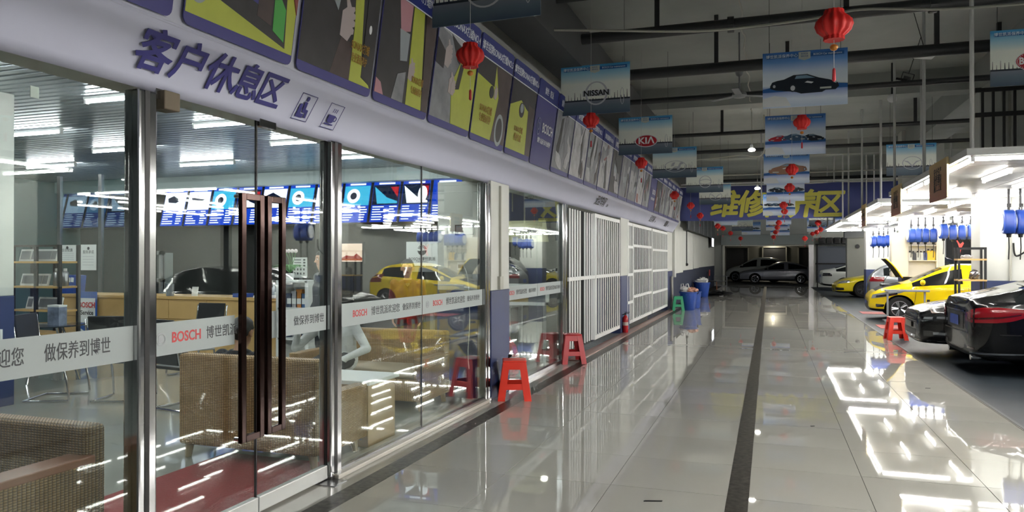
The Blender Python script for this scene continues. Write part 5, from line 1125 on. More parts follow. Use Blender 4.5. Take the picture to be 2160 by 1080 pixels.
# oil shelf on the second visible column
os_ = thing('oil_shelf', 'white shelf of oil bottles on the workshop column', 'shelf', (4.08, 23.44, 1.1))
obj('back_panel', MB().box(-0.36, 0.36, 0.2, 0.23, 0, 1.25), mat('cream_paint', (220, 214, 200), 0.5), os_)
for s in (-1, 1): obj('side_panel', MB().box(s * 0.36 - 0.015, s * 0.36 + 0.015, 0, 0.23, 0, 1.25), 'cream_paint', os_)
for z in (0.0, 0.45, 0.87, 1.23): obj('shelf_board', MB().box(-0.36, 0.36, 0, 0.22, z, z + 0.025), 'cream_paint', os_)
def bottle(label, loc, rgb, mn, h=0.26):
    t = thing('oil_bottle', label, 'bottle', loc, 0, 'oil bottles on the white shelf'); obj('bottle_body', MB().prism([(-0.055, 0), (0.055, 0), (0.055, h * 0.7), (0.02, h * 0.85), (-0.055, h * 0.85)], -0.035, 0.035, lambda u, v, q: (u, q, v)), mat(mn, rgb, 0.35), t, bevel=0.008); obj('bottle_cap', MB().cyl((-0.02, 0, h * 0.84), (-0.02, 0, h), 0.022, n=10), 'black_plastic', t)
for i, (x, rgb, mn, nm) in enumerate(((-0.40, (210, 210, 206), 'bottle_white', 'white'), (-0.28, (40, 40, 44), 'bottle_black', 'black'), (-0.12, (190, 192, 190), 'bottle_silver', 'silver'), (0.0, (200, 204, 200), 'bottle_silver', 'silver'), (0.12, (60, 70, 120), 'bottle_blue', 'blue'), (0.26, (232, 190, 24), 'bottle_yellow', 'yellow'), (0.40, (232, 190, 24), 'bottle_yellow', 'yellow'))):
    bottle('%s oil bottle on the white shelf, %s from the left' % (nm, ORD[i]), (4.08 + x * 0.7, 23.55, 1.1 + 0.475), rgb, mn, 0.32 if nm == 'yellow' else 0.26)
# wood and metal stand in front of the near column
ws_ = thing('tool_rack', 'black metal rack with wooden shelves before the near white column', 'shelf', (3.5, 15.68, 0))
for x in (-0.20, 0.22):
    for y in (-0.14, 0.14): obj('upright', MB().box(x - 0.018, x + 0.018, y - 0.018, y + 0.018, 0, 1.82), 'black_metal', ws_)
for z in (0.35, 0.78, 1.2, 1.58): obj('wood_shelf', MB().box(-0.22, 0.24, -0.16, 0.16, z, z + 0.03), 'wood_light', ws_)
obj('top_bar', MB().box(-0.22, 0.24, -0.155, -0.125, 1.78, 1.82).box(-0.22, 0.24, 0.125, 0.155, 1.78, 1.82), 'black_metal', ws_)
crumple('rag_bundle', 'white rags on the top wooden shelf of the rack', (3.45, 15.68, 1.61), (0.11, 0.09, 0.04), 'bag_white', 'rag', 11); crumple('metal_part', 'grey metal part on the lower wooden shelf of the rack', (3.57, 15.68, 1.23), (0.08, 0.08, 0.09), 'steel', 'car part', 12)
# work stand with gauge arm beside the yellow hatchback
p = onZ(1872, 678); sd = thing('work_stand', 'grey metal work stand beside the yellow hatchback wheel', 'stand', (p.x, p.y, 0))
for x in (0.0, 0.85):
    obj('stand_post', MB().box(x - 0.022, x + 0.022, -0.02, 0.02, 0, 0.78), 'grey_plastic', sd)
obj('stand_top', MB().box(-0.06, 0.95, -0.1, 0.1, 0.77, 0.82), 'grey_plastic', sd, bevel=0.01); obj('stand_base', MB().box(-0.1, 0.95, -0.2, 0.2, 0, 0.04), 'grey_plastic', sd)
# drop hose on the near column
cable('wall_hose', smooth_path([(4.24, 15.85, 1.9), (4.28, 15.83, 1.66), (4.52, 15.83, 1.85), (4.57, 15.85, 2.1)]), 0.015, 'rubber', 'black hose looped on the near white column'); 
struct('pipe_3', MB().cyl((4.2, 15.87, 1.2), (4.2, 15.87, CZ), 0.025, n=8), 'conduit', 'vertical conduit on the near white column')
# bay doorway with its darkness painted as a black panel, white wall cabinet on the second column
dd = struct_root('door_7', 'doorway at the back of the bays, its darkness painted as a black panel'); obj('door_shade_panel', MB().box(6.55, 8.4, 33.0, 33.1, 0, 2.9), mat('opening_shade_paint', (20, 22, 24), 0.9), dd); obj('door_frame', MB().box(6.45, 6.55, 32.95, 33.1, 0, 3.0).box(8.4, 8.5, 32.95, 33.1, 0, 3.0).box(6.45, 8.5, 32.95, 33.1, 2.9, 3.0), 'grey_plastic', dd)
wcb = thing('wall_cabinet', 'white box cabinet on the column left of the oil shelf', 'cabinet', (3.5, 23.5, 1.1)); obj('cabinet_body', MB().box(-0.22, 0.2, -0.15, 0.2, 0, 1.25), 'cream_paint', wcb, bevel=0.01); obj('cabinet_door', MB().box(-0.2, 0.18, -0.165, -0.15, 0.02, 1.23), 'cream_paint', wcb)
# floor litter
for i, (px, py, L_, a) in enumerate(((1376, 1057, 0.06, 0.3), (1956, 819, 0.03, 0.2), (1713, 899, 0.02, 0.5), (1231, 776, 0.02, 1.0))):
    o = obj('litter_scrap', MB().prism([(-L_, -0.008), (L_, -0.006), (L_ * 1.1, 0.006), (-L_ * 0.8, 0.01)], 0.001, 0.006, lambda u, v, q: (u, v, q)), 'black_plastic', loc=onZ(px, py), rot=(0, 0, a)); tag(o, ('dark scrap lying nearest on the corridor floor', 'tiny dark scrap near the bay edge', 'tiny dark speck right of the stone strip', 'tiny dark speck near the dark red stool')[i], 'litter')
# ================================================================== showroom interior
def wicker(name, c1, c2):
    """basket weave: rounded strands over and under, from two crossed sine waves"""
    m = bpy.data.materials.new(name); m.use_nodes = True; nt = m.node_tree; b = nt.nodes['Principled BSDF']; b.inputs['Roughness'].default_value = 0.5
    L = nt.links.new
    def math_(op, a=None, v=None, b_=None):
        n = nt.nodes.new('ShaderNodeMath'); n.operation = op
        if a is not None: L(a, n.inputs[0])
        if b_ is not None: L(b_, n.inputs[1])
        elif v is not None: n.inputs[1].default_value = v
        return n.outputs[0]
    tc = nt.nodes.new('ShaderNodeTexCoord'); sp = nt.nodes.new('ShaderNodeSeparateXYZ'); L(tc.outputs['Object'], sp.inputs[0])
    u = math_('MULTIPLY', math_('ADD', sp.outputs[0], None, sp.outputs[1]), 2 * math.pi / 0.044); v = math_('MULTIPLY', sp.outputs[2], 2 * math.pi / 0.026)
    h = math_('POWER', math_('ABSOLUTE', math_('MULTIPLY', math_('SINE', u), None, math_('SINE', v))), 0.5)
    nz = nt.nodes.new('ShaderNodeTexNoise'); nz.inputs['Scale'].default_value = 9.0; L(tc.outputs['Object'], nz.inputs['Vector'])
    f = math_('MULTIPLY', h, None, math_('ADD', nz.outputs[0], 0.45))
    r = nt.nodes.new('ShaderNodeValToRGB'); r.color_ramp.elements[0].position = 0.1; r.color_ramp.elements[1].position = 0.85
    r.color_ramp.elements[0].color = (*lin(c2), 1); r.color_ramp.elements[1].color = (*lin(c1), 1); L(f, r.inputs[0]); L(r.outputs[0], b.inputs['Base Color'])
    bp = nt.nodes.new('ShaderNodeBump'); bp.inputs['Strength'].default_value = 0.8; bp.inputs['Distance'].default_value = 0.008; L(h, bp.inputs['Height']); L(bp.outputs[0], b.inputs['Normal'])
    MATS[name] = m
wicker('wicker', (172, 136, 84), (100, 74, 42)); wicker('wicker_dark', (136, 106, 68), (64, 47, 28))
def sofa(label, loc, rz, w, h=0.84, d=0.72, m='wicker', wood=False, cat='sofa', name='wicker_sofa'):
    t = thing(name, label, cat, loc, rz, 'wicker seats in the showroom')
    obj('backrest', MB().box(-w / 2 + 0.02, w / 2 - 0.02, 0, 0.13, 0.11, h), m, t, bevel=0.03, seg=3)
    obj('seat_base', MB().box(-w / 2 + 0.08, w / 2 - 0.08, 0.1, d, 0.11, 0.34), m, t, bevel=0.015)
    obj('seat_cushion', MB().box(-w / 2 + 0.13, w / 2 - 0.13, 0.14, d - 0.01, 0.34, 0.43), mat('cushion_beige', (150, 134, 110), 0.8), t, bevel=0.03, seg=3)
    for s in (-1, 1):
        a = obj('armrest', MB().box(min(s * w / 2, s * (w / 2 - 0.12)), max(s * w / 2, s * (w / 2 - 0.12)), 0.05, d, 0.11, 0.56), m, t, bevel=0.015)
        if wood: obj('arm_board', MB().box(min(s * (w / 2 + 0.015), s * (w / 2 - 0.14)), max(s * (w / 2 + 0.015), s * (w / 2 - 0.14)), 0.1, d + 0.03, 0.56, 0.60), 'wood_brown', a, bevel=0.006)
        for y in (0.06, d - 0.08): obj('leg', MB().cyl((s * (w / 2 - 0.09), y, 0.12), (s * (w / 2 - 0.07), y, 0), 0.035, 0.025, 8), mat('leg_pale', (150, 132, 100), 0.5), t)
    return t
sofa('wicker sofa with its back to the glass doors', (-3.86, 4.76, 0), 0, 1.34)
sofa('wicker sofa facing the doors on the far side of the low table', (-4.22, 7.68, 0), math.pi, 1.66, 0.80)
sofa('dark wicker armchair with wooden arms at the lower left', (-4.02, 2.98, 0), math.pi, 1.5, 0.745, 0.85, 'wicker_dark', True, 'armchair', 'wicker_armchair')
t = thing('low_table', 'low table with white top behind the fixed pane', 'table', (-3.58, 5.78, 0))
obj('table_body', MB().box(-0.36, 0.36, -0.24, 0.24, 0, 0.53), mat('board_tan', (168, 140, 100), 0.5, noise=(2, 0.06)), t, bevel=0.004); obj('table_top', MB().box(-0.39, 0.39, -0.27, 0.27, 0.53, 0.565), 'white_paint', t, bevel=0.005)
obj('socket_plate', MB().box(0.22, 0.30, -0.248, -0.24, 0.06, 0.16), 'grey_plastic', t)
bw = thing('white_bowl', 'white bowl standing on the low table', 'bowl', (-3.82, 5.68, 0.565)); obj('bowl_body', MB().lathe([(0.03, 0), (0.05, 0.005), (0.09, 0.06), (0.086, 0.062), (0.045, 0.012)], 20), 'white_plastic', bw, smooth=True)
struct('rug_1', MB().box(-4.22, -3.12, 1.6, 5.0, 0.0, 0.008), mat('rug_red', (128, 34, 38), 0.85, bump=(60, 0.2)), 'dark red entrance mat inside the doors')
# reception counter
ct = thing('reception_counter', 'long light wood reception counter', 'counter', (-9.3, 9.6, 0))
for i in range(6):
    x = -2.3 + i * 0.77
    for z0, z1 in ((0.1, 0.62), (0.63, 0.95)): obj('front_panel', MB().box(x + 0.004, x + 0.766, 0, 0.03, z0, z1), mat('counter_wood', (206, 170, 112), 0.4, noise=(2, 0.05)), ct)
obj('counter_carcass', MB().box(-2.3, 2.32, 0.03, 0.6, 0.1, 0.95), 'counter_wood', ct); obj('plinth', MB().box(-2.28, 2.3, 0.05, 0.58, 0, 0.1), 'black_plastic', ct); obj('counter_top', MB().box(-2.34, 2.36, -0.03, 0.64, 0.95, 1.0), 'counter_wood', ct, bevel=0.005)
# things on the counter
def counter_item(name, label, cat, px, Y, mb, m, z=1.0, rz=0.0):
    p = atY(px, 600, Y); o = obj(name, mb, m, loc=(p.x, Y, z), rot=(0, 0, rz)); return tag(o, label, cat)
counter_item('display_card', 'small white card standing on the counter', 'card', 410, 9.75, MB().prism([(-0.06, 0), (0.06, 0), (0.08, 0.15), (-0.04, 0.15)], 0, 0.01, lambda u, v, h: (u, h, v)), 'paper')
counter_item('blue_folder', 'flat blue folder on the counter', 'folder', 513, 9.7, MB().box(-0.12, 0.12, -0.1, 0.1, 0, 0.06), 'blue_plastic')
counter_item('white_tray', 'white tray at the right end of the counter', 'tray', 570, 9.7, MB().box(-0.2, 0.2, -0.15, 0.15, 0, 0.03).box(-0.2, 0.2, 0.13, 0.15, 0.03, 0.08), 'white_plastic')
for i, px in enumerate((556, 563, 571, 578)):
    p = atY(px, 600, 9.85); b = thing('sample_bottle', 'grey sample bottle on the counter end, %s from the left' % ORD[i], 'bottle', (p.x, 9.85, 1.0), 0, 'sample bottles on the counter'); obj('bottle_body', MB().lathe([(0.03, 0), (0.034, 0.01), (0.034, 0.14), (0.014, 0.17), (0.014, 0.2)], 12), mat('bottle_grey', (160, 164, 170), 0.25, 0.4), b, smooth=True); obj('bottle_cap', MB().cyl((0, 0, 0.2), (0, 0, 0.23), 0.017), 'white_plastic', b)
counter_item('glass_tumbler', 'clear jar standing before the counter on a ledge', 'jar', 359, 9.62, MB().lathe([(0.03, 0), (0.06, 0.0), (0.07, 0.2), (0.065, 0.2), (0.055, 0.01)], 16), 'lamp_clear', 1.0)
for i, px in enumerate((140, 148, 156, 163)):
    p = atY(px, 590, 9.9); o = obj('blue_binder', MB().box(-0.04, 0.04, -0.12, 0.12, 0, 0.32).box(-0.03, 0.03, -0.125, -0.12, 0.2, 0.28, 1), ['blue_plastic', 'paper'], loc=(p.x, 9.9, 1.0), rot=(0, 0.12, 0)); tag(o, 'blue binder leaning on the counter, %s from the left' % ORD[i], 'binder', 'blue binders on the counter')
# standing brand sign at the counter
p = atY(182, 660, 9.5); bs = thing('service_sign', 'blue and white service sign standing against the counter', 'sign', (p.x, 9.52, 0.02))
obj('sign_board', MB().box(-0.19, 0.19, 0, 0.03, 0, 1.03), mat('bosch_blue', (30, 84, 170), 0.4), bs)
fn = lambda u, v, h: (u, -h, v)
obj('white_field', MB().prism([(-0.18, 0.38), (-0.02, 0.30), (0.18, 0.46), (0.18, 0.92), (-0.18, 0.92)], 0, 0.003, fn), 'white_print', bs); obj('blue_stripe', MB().prism([(-0.18, 0.42), (-0.02, 0.34), (0.06, 0.4), (-0.18, 0.5)], 0.003, 0.005, fn), 'bosch_blue', bs)
text('lettering', 'BOSCH', 0.125, 'red_print', bs, (0, -0.006, 0.80), FACE_Y, 0.03, sx=0.9); text('lettering', 'Service', 0.11, 'black_print', bs, (0, -0.006, 0.67), FACE_Y, 0.02, sx=0.9)
mb = MB(); ring_poly(mb, 0.08, 0.52, 0.06, 0.075, 0.014, fn, 0.003, 0.006); mb.prism(rrect(0.06, 0.10, 0.48, 0.56, 0.01), 0.003, 0.0065, fn); obj('ring_emblem', mb, 'black_print', bs)
# cantilever chairs
def cchair(label, loc, rz):
    t = thing('office_chair', label, 'chair', loc, rz, 'cantilever chairs with chrome frames')
    for s in (-1, 1):
        obj('chrome_frame', MB().tube(smooth_path([(s * 0.25, 0.22, 0.015), (s * 0.25, -0.2, 0.015), (s * 0.25, -0.26, 0.06), (s * 0.25, -0.2, 0.40), (s * 0.25, -0.12, 0.44), (s * 0.25, 0.2, 0.44), (s * 0.25, 0.27, 0.5), (s * 0.25, 0.34, 0.95)], 4), 0.013, 7), 'chrome', t, smooth='all')
        obj('arm_loop', MB().tube([(s * 0.27, -0.15, 0.44), (s * 0.28, -0.12, 0.64), (s * 0.28, 0.26, 0.66)], 0.012, 7), 'chrome', t)
    obj('base_crossbar', MB().cyl((-0.25, 0.22, 0.015), (0.25, 0.22, 0.015), 0.013, n=7), 'chrome', t); obj('back_crossbar', MB().cyl((-0.25, 0.31, 0.75), (0.25, 0.31, 0.75), 0.012, n=7), 'chrome', t)
    obj('seat', MB().box(-0.23, 0.23, -0.2, 0.24, 0.44, 0.475), 'black_plastic', t, bevel=0.01)
    o = obj('backrest', MB().box(-0.23, 0.23, -0.012, 0.012, 0, 0.48), mat('mesh_black', (26, 27, 29), 0.6), t, loc=(0, 0.27, 0.5), rot=(-0.13, 0, 0), bevel=0.008); return t
for (px, py, rz, lb) in ((118, 840, R(115), 'left of the glass table'), (262, 842, R(200), 'between the glass table and the counter'), (412, 790, R(0), 'before the middle of the counter'), (395, 860, R(170), 'nearest the left door leaf'), (560, 745, R(-10), 'behind the door handles')):
    p = onZ(px, py); cchair('black chair with chrome cantilever frame, ' + lb, (p.x, p.y, 0), rz)
p = onZ(100, 800); gt = thing('glass_table', 'round glass table on chrome legs near the display shelf', 'table', (p.x, p.y, 0))
obj('table_top', MB().cyl((0, 0, 0.715), (0, 0, 0.73), 0.45, n=36), mat('smoked_glass', (40, 48, 50), 0.05, 0, 0.8), gt)
for a in (20, 110, 200, 290): obj('leg', MB().tube([(0.2 * math.cos(R(a)), 0.2 * math.sin(R(a)), 0.71), (0.42 * math.cos(R(a)), 0.42 * math.sin(R(a)), 0.0)], 0.016, 8), 'chrome', gt)
mg = thing('magazine_box', 'printed box standing on the round glass table', 'box', (p.x + 0.18, p.y, 0.73)); obj('box_body', MB().box(-0.1, 0.1, -0.06, 0.06, 0, 0.26), mat('box_print', (120, 130, 150), 0.4, noise=(9, 0.5)), mg); obj('box_lid', MB().box(-0.102, 0.102, -0.062, 0.062, 0.24, 0.265), 'paper', mg)
# display shelf with framed cards
a, b = atY(28, 600, 8.3), atY(126, 600, 8.3)
ds = thing('display_shelf', 'black metal display shelf with wooden boards', 'shelf', ((a.x + b.x) / 2, 8.3, 0)); w = (b.x - a.x) / 2
for x in (-w, 0.0, w):
    for y in (0, 0.32): obj('upright', MB().box(x - 0.025, x + 0.025, y - 0.02, y + 0.02, 0, 1.82), 'black_metal', ds)
for z in (0.45, 0.80, 1.16, 1.54): obj('shelf_board', MB().box(-w, w, -0.02, 0.34, z, z + 0.03), 'wood_light', ds)
obj('top_rail', MB().box(-w, w, -0.02, 0.02, 1.79, 1.82), 'black_metal', ds)
k = 0
for z, us in ((1.57, (-0.9, -0.7, -0.42, -0.2, 0.0, 0.2, 0.42)), (1.19, (-0.85, -0.65, -0.45, -0.2, 0.05)), (0.83, (-0.6, -0.1, 0.08, 0.26, 0.44, 0.6))):
    for u in us:
        f = thing('framed_card', '%s small framed card from the left on the %s board of the display shelf' % (ORD[us.index(u)], {1.57: 'top', 1.19: 'middle', 0.83: 'lower'}[z]), 'frame', (ds.location.x + u * w, 8.42, z)); f['group'] = 'framed cards on the display shelf'
        for nm, mbx, mm in (('frame', MB().box(-0.075, 0.075, -0.012, 0.012, 0, 0.19), 'paper'), ('card', MB().box(-0.05, 0.05, -0.0145, -0.012, 0.03, 0.16), 'grey_plastic')): obj(nm, mbx, mm, f, rot=(-0.25, 0, 0))
for i, u in enumerate((0.5, 0.64, 0.86)):
    c = thing('spray_can', 'silver spray can on the display shelf, %s from the left' % ORD[i], 'can', (ds.location.x + u * w, 8.45, 1.19), 0, 'spray cans on the display shelf'); obj('can_body', MB().lathe([(0.045, 0), (0.05, 0.01), (0.05, 0.2), (0.025, 0.23)], 14), 'steel', c, smooth=True); obj('can_cap', MB().cyl((0, 0, 0.22), (0, 0, 0.27), 0.026), 'white_plastic', c)
# glass partition with notices
gp = struct_root('window_6', 'inner glass partition behind the display shelf')
a, b = atY(20, 500, 10.6).x, atY(300, 500, 10.6).x
obj('pane', MB().box(a, b, 10.6, 10.612, 0, 3.1), pane_mat('inner_glass', (0.82, 0.9, 0.9), 0.7), gp)
for px in (20, 125, 212, 300): x = atY(px, 500, 10.6).x; obj('mullion', MB().box(x - 0.04, x + 0.04, 10.58, 10.64, 0, 3.2), 'steel', gp)
for i, (pa, pb, ya, yb) in enumerate(((121, 160, 517, 555), (169, 201, 516, 570))):
    A, B = atY(pa, ya, 10.55), atY(pb, yb, 10.55); n = thing('notice_sheet', ('wide white notice sheet on the inner glass partition', 'tall white notice sheet on the inner glass partition')[i], 'notice', ((A.x + B.x) / 2, 10.57, (A.z + B.z) / 2))
    hw, hh = (B.x - A.x) / 2, (A.z - B.z) / 2; obj('sheet', MB().box(-hw, hw, -0.004, 0.004, -hh, hh), 'paper', n); mb = MB(); mb.prism(ellipse(0, hh * 0.7, 0.03, 0.03, 12), 0.004, 0.006, fn); obj('emblem', mb, 'black_print', n)
    text('lettering', '服务承诺' if i else '会员优惠', 0.07, 'decal_black', n, (0, -0.0055, hh * 0.4), FACE_Y)
    for q in range(4): obj('printed_line', MB().box(-hw * 0.75, hw * 0.7, -0.006, -0.004, hh * (0.05 - q * 0.22), hh * (0.05 - q * 0.22) + 0.008), 'decal_grey', n)
p1, p2 = atY(230, 600, 10.2), atY(284, 600, 10.2); kc = thing('grey_cabinet', 'grey office cabinet behind the counter', 'cabinet', ((p1.x + p2.x) / 2, 10.85, 0)); hw = (p2.x - p1.x) / 2
obj('cabinet_body', MB().box(-hw, hw, -0.25, 0.25, 0, 1.72), mat('cabinet_grey', (128, 136, 134), 0.45), kc, bevel=0.01); obj('cabinet_door', MB().box(-hw + 0.03, hw - 0.03, -0.262, -0.25, 0.9, 1.68), 'cabinet_grey', kc); obj('door_handle', MB().box(hw - 0.09, hw - 0.07, -0.28, -0.262, 1.2, 1.35), 'steel', kc)
p1, p2 = atY(318, 600, 10.4), atY(344, 600, 10.4); kf = thing('window_booth', 'grey framed booth window behind the counter', 'booth', ((p1.x + p2.x) / 2, 10.4, 0)); hw = (p2.x - p1.x) / 2
obj('booth_frame', MB().box(-hw, -hw + 0.05, -0.05, 0.05, 0, 1.75).box(hw - 0.05, hw, -0.05, 0.05, 0, 1.75).box(-hw, hw, -0.05, 0.05, 1.68, 1.75).box(-hw, hw, -0.05, 0.05, 1.2, 1.26), 'grey_plastic', kf); obj('booth_panel', MB().box(-hw, hw, 0, 0.02, 0, 1.7), mat('booth_dark', (40, 48, 52), 0.3), kf)
# row of tilted menu screens
SCR_BLUE = glow('screen_blue', (24, 70, 200), 0.2); SCR_WHITE = glow('screen_text', (235, 245, 255), 0.3); SCR_CY = glow('screen_cyan', (60, 170, 210), 0.25); SCR_DK = glow('screen_dark', (16, 30, 60), 0.15); SCR_RD = glow('screen_red', (190, 40, 50), 0.2)
SCR_DB = glow('screen_reflection_blue', (24, 46, 110), 0.12); SCR_DW = glow('screen_reflection_text', (150, 170, 200), 0.12); SCR_DK2 = glow('screen_reflection_dark', (16, 26, 44), 0.1); SCR_DC = glow('screen_reflection_cyan', (70, 110, 150), 0.12)  # dim glow colours paint the reflection of menu screens in inner glass
rs = random.Random(5)
def screen(i, x, dim):
    t = thing('menu_screen', 'x', 'screen', (x, 13.05, 2.33), 0, 'menu screens over the counter')
    t.rotation_euler = (R(-14), 0, 0)
    obj('screen_case', MB().box(-0.325, 0.325, 0, 0.06, 0, 0.88), 'black_plastic', t, bevel=0.006)
    ms = [SCR_DB, SCR_DW, SCR_DC, SCR_DK2, SCR_DC] if dim else [SCR_BLUE, SCR_WHITE, SCR_CY, SCR_DK, SCR_RD]
    mb = MB(); f = lambda u, v, h: (u * 0.3, -h, v * 0.85 + 0.015); P_ = lambda a, b, c, d: [(a, c), (b, c), (b, d), (a, d)]
    mb.prism(P_(-1, 1, 0, 1), 0, 0.003, f, 0); mb.prism(P_(-0.6, 0.6, 0.93, 0.97), 0.003, 0.005, f, 1)
    kind = [1, 1, 2, 3, 1, 2, 1, 2, 3, 3, 0][i % 11]
    if kind: mb.prism(P_(-0.97, 0.97, 0.42, 0.91), 0.003, 0.0045, f, kind)
    if kind == 1: mb.prism([(-0.7, 0.75), (-0.2, 0.82), (0.5, 0.7), (0.1, 0.62), (-0.6, 0.64)], 0.0045, 0.006, f, 3)
    if kind == 2: mb.prism(ellipse(-0.25, 0.66, 0.5, 0.18, 18), 0.0045, 0.006, f, 1); mb.prism(ellipse(-0.25, 0.66, 0.25, 0.09, 14), 0.006, 0.007, f, 3)
    if kind == 3: mb.prism([(-0.9, 0.88), (0.1, 0.6), (0.9, 0.5), (0.9, 0.45), (-0.6, 0.45)], 0.0045, 0.006, f, 1 if i % 2 else 2); mb.prism([(0.3, 0.86), (0.9, 0.86), (0.9, 0.6)], 0.0045, 0.006, f, 4)
    if i == 9: mb.prism(ellipse(0.5, 0.66, 0.34, 0.2, 18), 0.006, 0.0075, f, 1)
    for r_ in range(6):
        z = 0.36 - r_ * 0.062; mb.prism(P_(-0.9, rs.uniform(-0.4, 0.1), z, z + 0.025), 0.003, 0.005, f, 1); mb.prism(P_(0.35, rs.uniform(0.7, 0.92), z, z + 0.028), 0.003, 0.005, f, 1)
    obj('screen_face', mb, ms, t)
    obj('ceiling_bracket', MB().prism([(-0.05, 0.86), (0.05, 0.86), (0.11, 1.12), (-0.11, 1.12)], 0.02, 0.05, lambda u, v, h: (u, h, v)), 'black_metal', t)
    return t
n_lit = 11
for i in range(n_lit):
    s = screen(i, -12.58 + i * 0.665, False); s['label'] = 'bright blue menu screen over the counter, %s of the lit row from the left' % ORD[i]
for i in range(4):
    s = screen(i, -12.58 - 0.665 * (5 - i) - 0.3, True); s['label'] = 'dim stand-in for a reflected menu screen at the far left, %s from the left' % ORD[i]
# showroom tube lights; the row nearest the glass is added, unseen fill
k = 0
for X, ys in ((-6.6, (1.3, 2.95, 4.6, 6.25, 7.9, 9.5, 11.2)), (-9.85, (2.6, 4.3, 5.9, 7.6, 9.2, 11.1)), (-12.9, (5.4, 7.0, 8.6, 10.4)), (-4.3, (1.0, 2.7, 4.4, 6.1, 7.7, 9.3, 11.8))):
    for y in ys:
        t = thing('ceiling_tube_light', 'x', 'light', (X, y, SZ - 0.06), 0, 'tube lights under the showroom ceiling'); k += 1
        t['label'] = '%s tube light from the camera in the showroom ceiling row %s the glass' % (ORD[ys.index(y)], {-6.6: 'second from', -9.85: 'third from', -12.9: 'farthest from', -4.3: 'added as unseen fill nearest to'}[X])
        put_tube(t, (0, 0, 0), SXT, SXB)
for y in (16.5, 20.5):
    t = thing('ceiling_tube_light', 'tube light in the room behind the %s white gate' % ('first' if y < 18 else 'second'), 'light', (-5.6, y, 3.34), 0); put_tube(t, (0, 0, 0), SXT, SXB)
# white product shelf, orchid, price board
a, b = atY(586, 600, 8.9), atY(647, 600, 8.9); w = (b.x - a.x) / 2
wsf = thing('white_shelf', 'white product shelf near the person in grey', 'shelf', ((a.x + b.x) / 2, 8.9, 0))
for x in (-w, w): obj('side_panel', MB().box(x - 0.03, x + 0.03, 0, 0.35, 0, 1.3), 'white_paint', wsf)
for z in (0.02, 0.45, 0.88, 1.27): obj('shelf_board', MB().box(-w, w, 0, 0.35, z, z + 0.03), 'white_paint', wsf)
obj('back_panel', MB().box(-w, w, 0.33, 0.35, 0, 1.3), 'white_paint', wsf)
for i in range(8):
    z = 0.91 if i < 4 else 0.48; o = thing('boxed_product', 'boxed product on the white shelf, %s on the %s board' % (ORD[i % 4], 'upper' if i < 4 else 'lower'), 'box', (wsf.location.x - w + 0.12 + (i % 4) * (2 * w - 0.2) / 3.4, 9.05, z), 0, 'boxed products on the white shelf')
    c_ = ((60, 70, 90), (150, 150, 156), (180, 120, 60), (70, 100, 140))[i % 4]; obj('box_body', MB().box(-0.05, 0.05, -0.05, 0.05, 0, 0.2 + 0.03 * (i % 3)), mat('prod_%d' % (i % 4), c_, 0.4, noise=(12, 0.3)), o); obj('box_label', MB().box(-0.035, 0.035, -0.052, -0.05, 0.05, 0.13), 'paper', o)
pt = thing('potted_orchid', 'white orchid with green leaves on the white shelf', 'plant', (atY(607, 600, 9.0).x, 9.05, 1.3))
obj('pot', MB().lathe([(0.05, 0), (0.07, 0.1), (0.065, 0.1), (0.045, 0.01)], 14), 'white_plastic', pt, smooth=True)
for i in range(8):
    a_ = i * 0.8; L_ = 0.22 + 0.05 * (i % 3); d = Vector((math.cos(a_), math.sin(a_), 0)); s_ = Vector((-math.sin(a_), math.cos(a_), 0)) * 0.03
    q = [Vector((0, 0, 0.1)), d * L_ * 0.5 + Vector((0, 0, 0.22)) + s_, d * L_ + Vector((0, 0, 0.17)), d * L_ * 0.5 + Vector((0, 0, 0.22)) - s_]; o = obj('leaf', MB().add(q, [(0, 1, 2, 3)]), mat('leaf_green', (60, 130, 50), 0.5), pt); sm = o.modifiers.new('t', 'SOLIDIFY'); sm.thickness = 0.003
for i in range(4):
    st_ = [(0, 0, 0.1), (0.03 * i - 0.03, 0.02, 0.3), (0.06 * i - 0.08, 0.0, 0.42)]; o = obj('flower_stem', MB().tube(st_, 0.004, 5), 'leaf_green', pt); obj('flower', MB().ball(st_[-1], 0.035, 0.02, 0.03, 8, 5), mat('petal', (226, 214, 214), 0.5), o)
A, B = atY(618, 543, 9.3), atY(647, 586, 9.3); pb = thing('price_board', 'white price board standing above the product shelf', 'sign', ((A.x + B.x) / 2, 9.3, B.z)); hw, hh = (B.x - A.x) / 2, A.z - B.z
obj('board', MB().box(-hw, hw, 0, 0.015, 0, hh), 'paper', pb); obj('board_post', MB().box(-0.02, 0.02, 0.015, 0.035, -B.z + 0.0, hh * 0.5), 'grey_plastic', pb)
for q in range(3): obj('printed_line', MB().box(-hw * 0.8, hw * 0.2, -0.002, 0, hh * (0.86 - q * 0.14), hh * (0.9 - q * 0.14)), 'decal_black', pb); obj('printed_mark', MB().box(hw * 0.5, hw * 0.8, -0.002, 0, hh * (0.84 - q * 0.14), hh * (0.92 - q * 0.14)), 'decal_black', pb)
for q in range(8): obj('printed_mark', MB().box(-hw * 0.85 + (q % 4) * hw * 0.45, -hw * 0.65 + (q % 4) * hw * 0.45, -0.002, 0, hh * (0.36 - (q // 4) * 0.2), hh * (0.46 - (q // 4) * 0.2)), 'decal_black', pb)
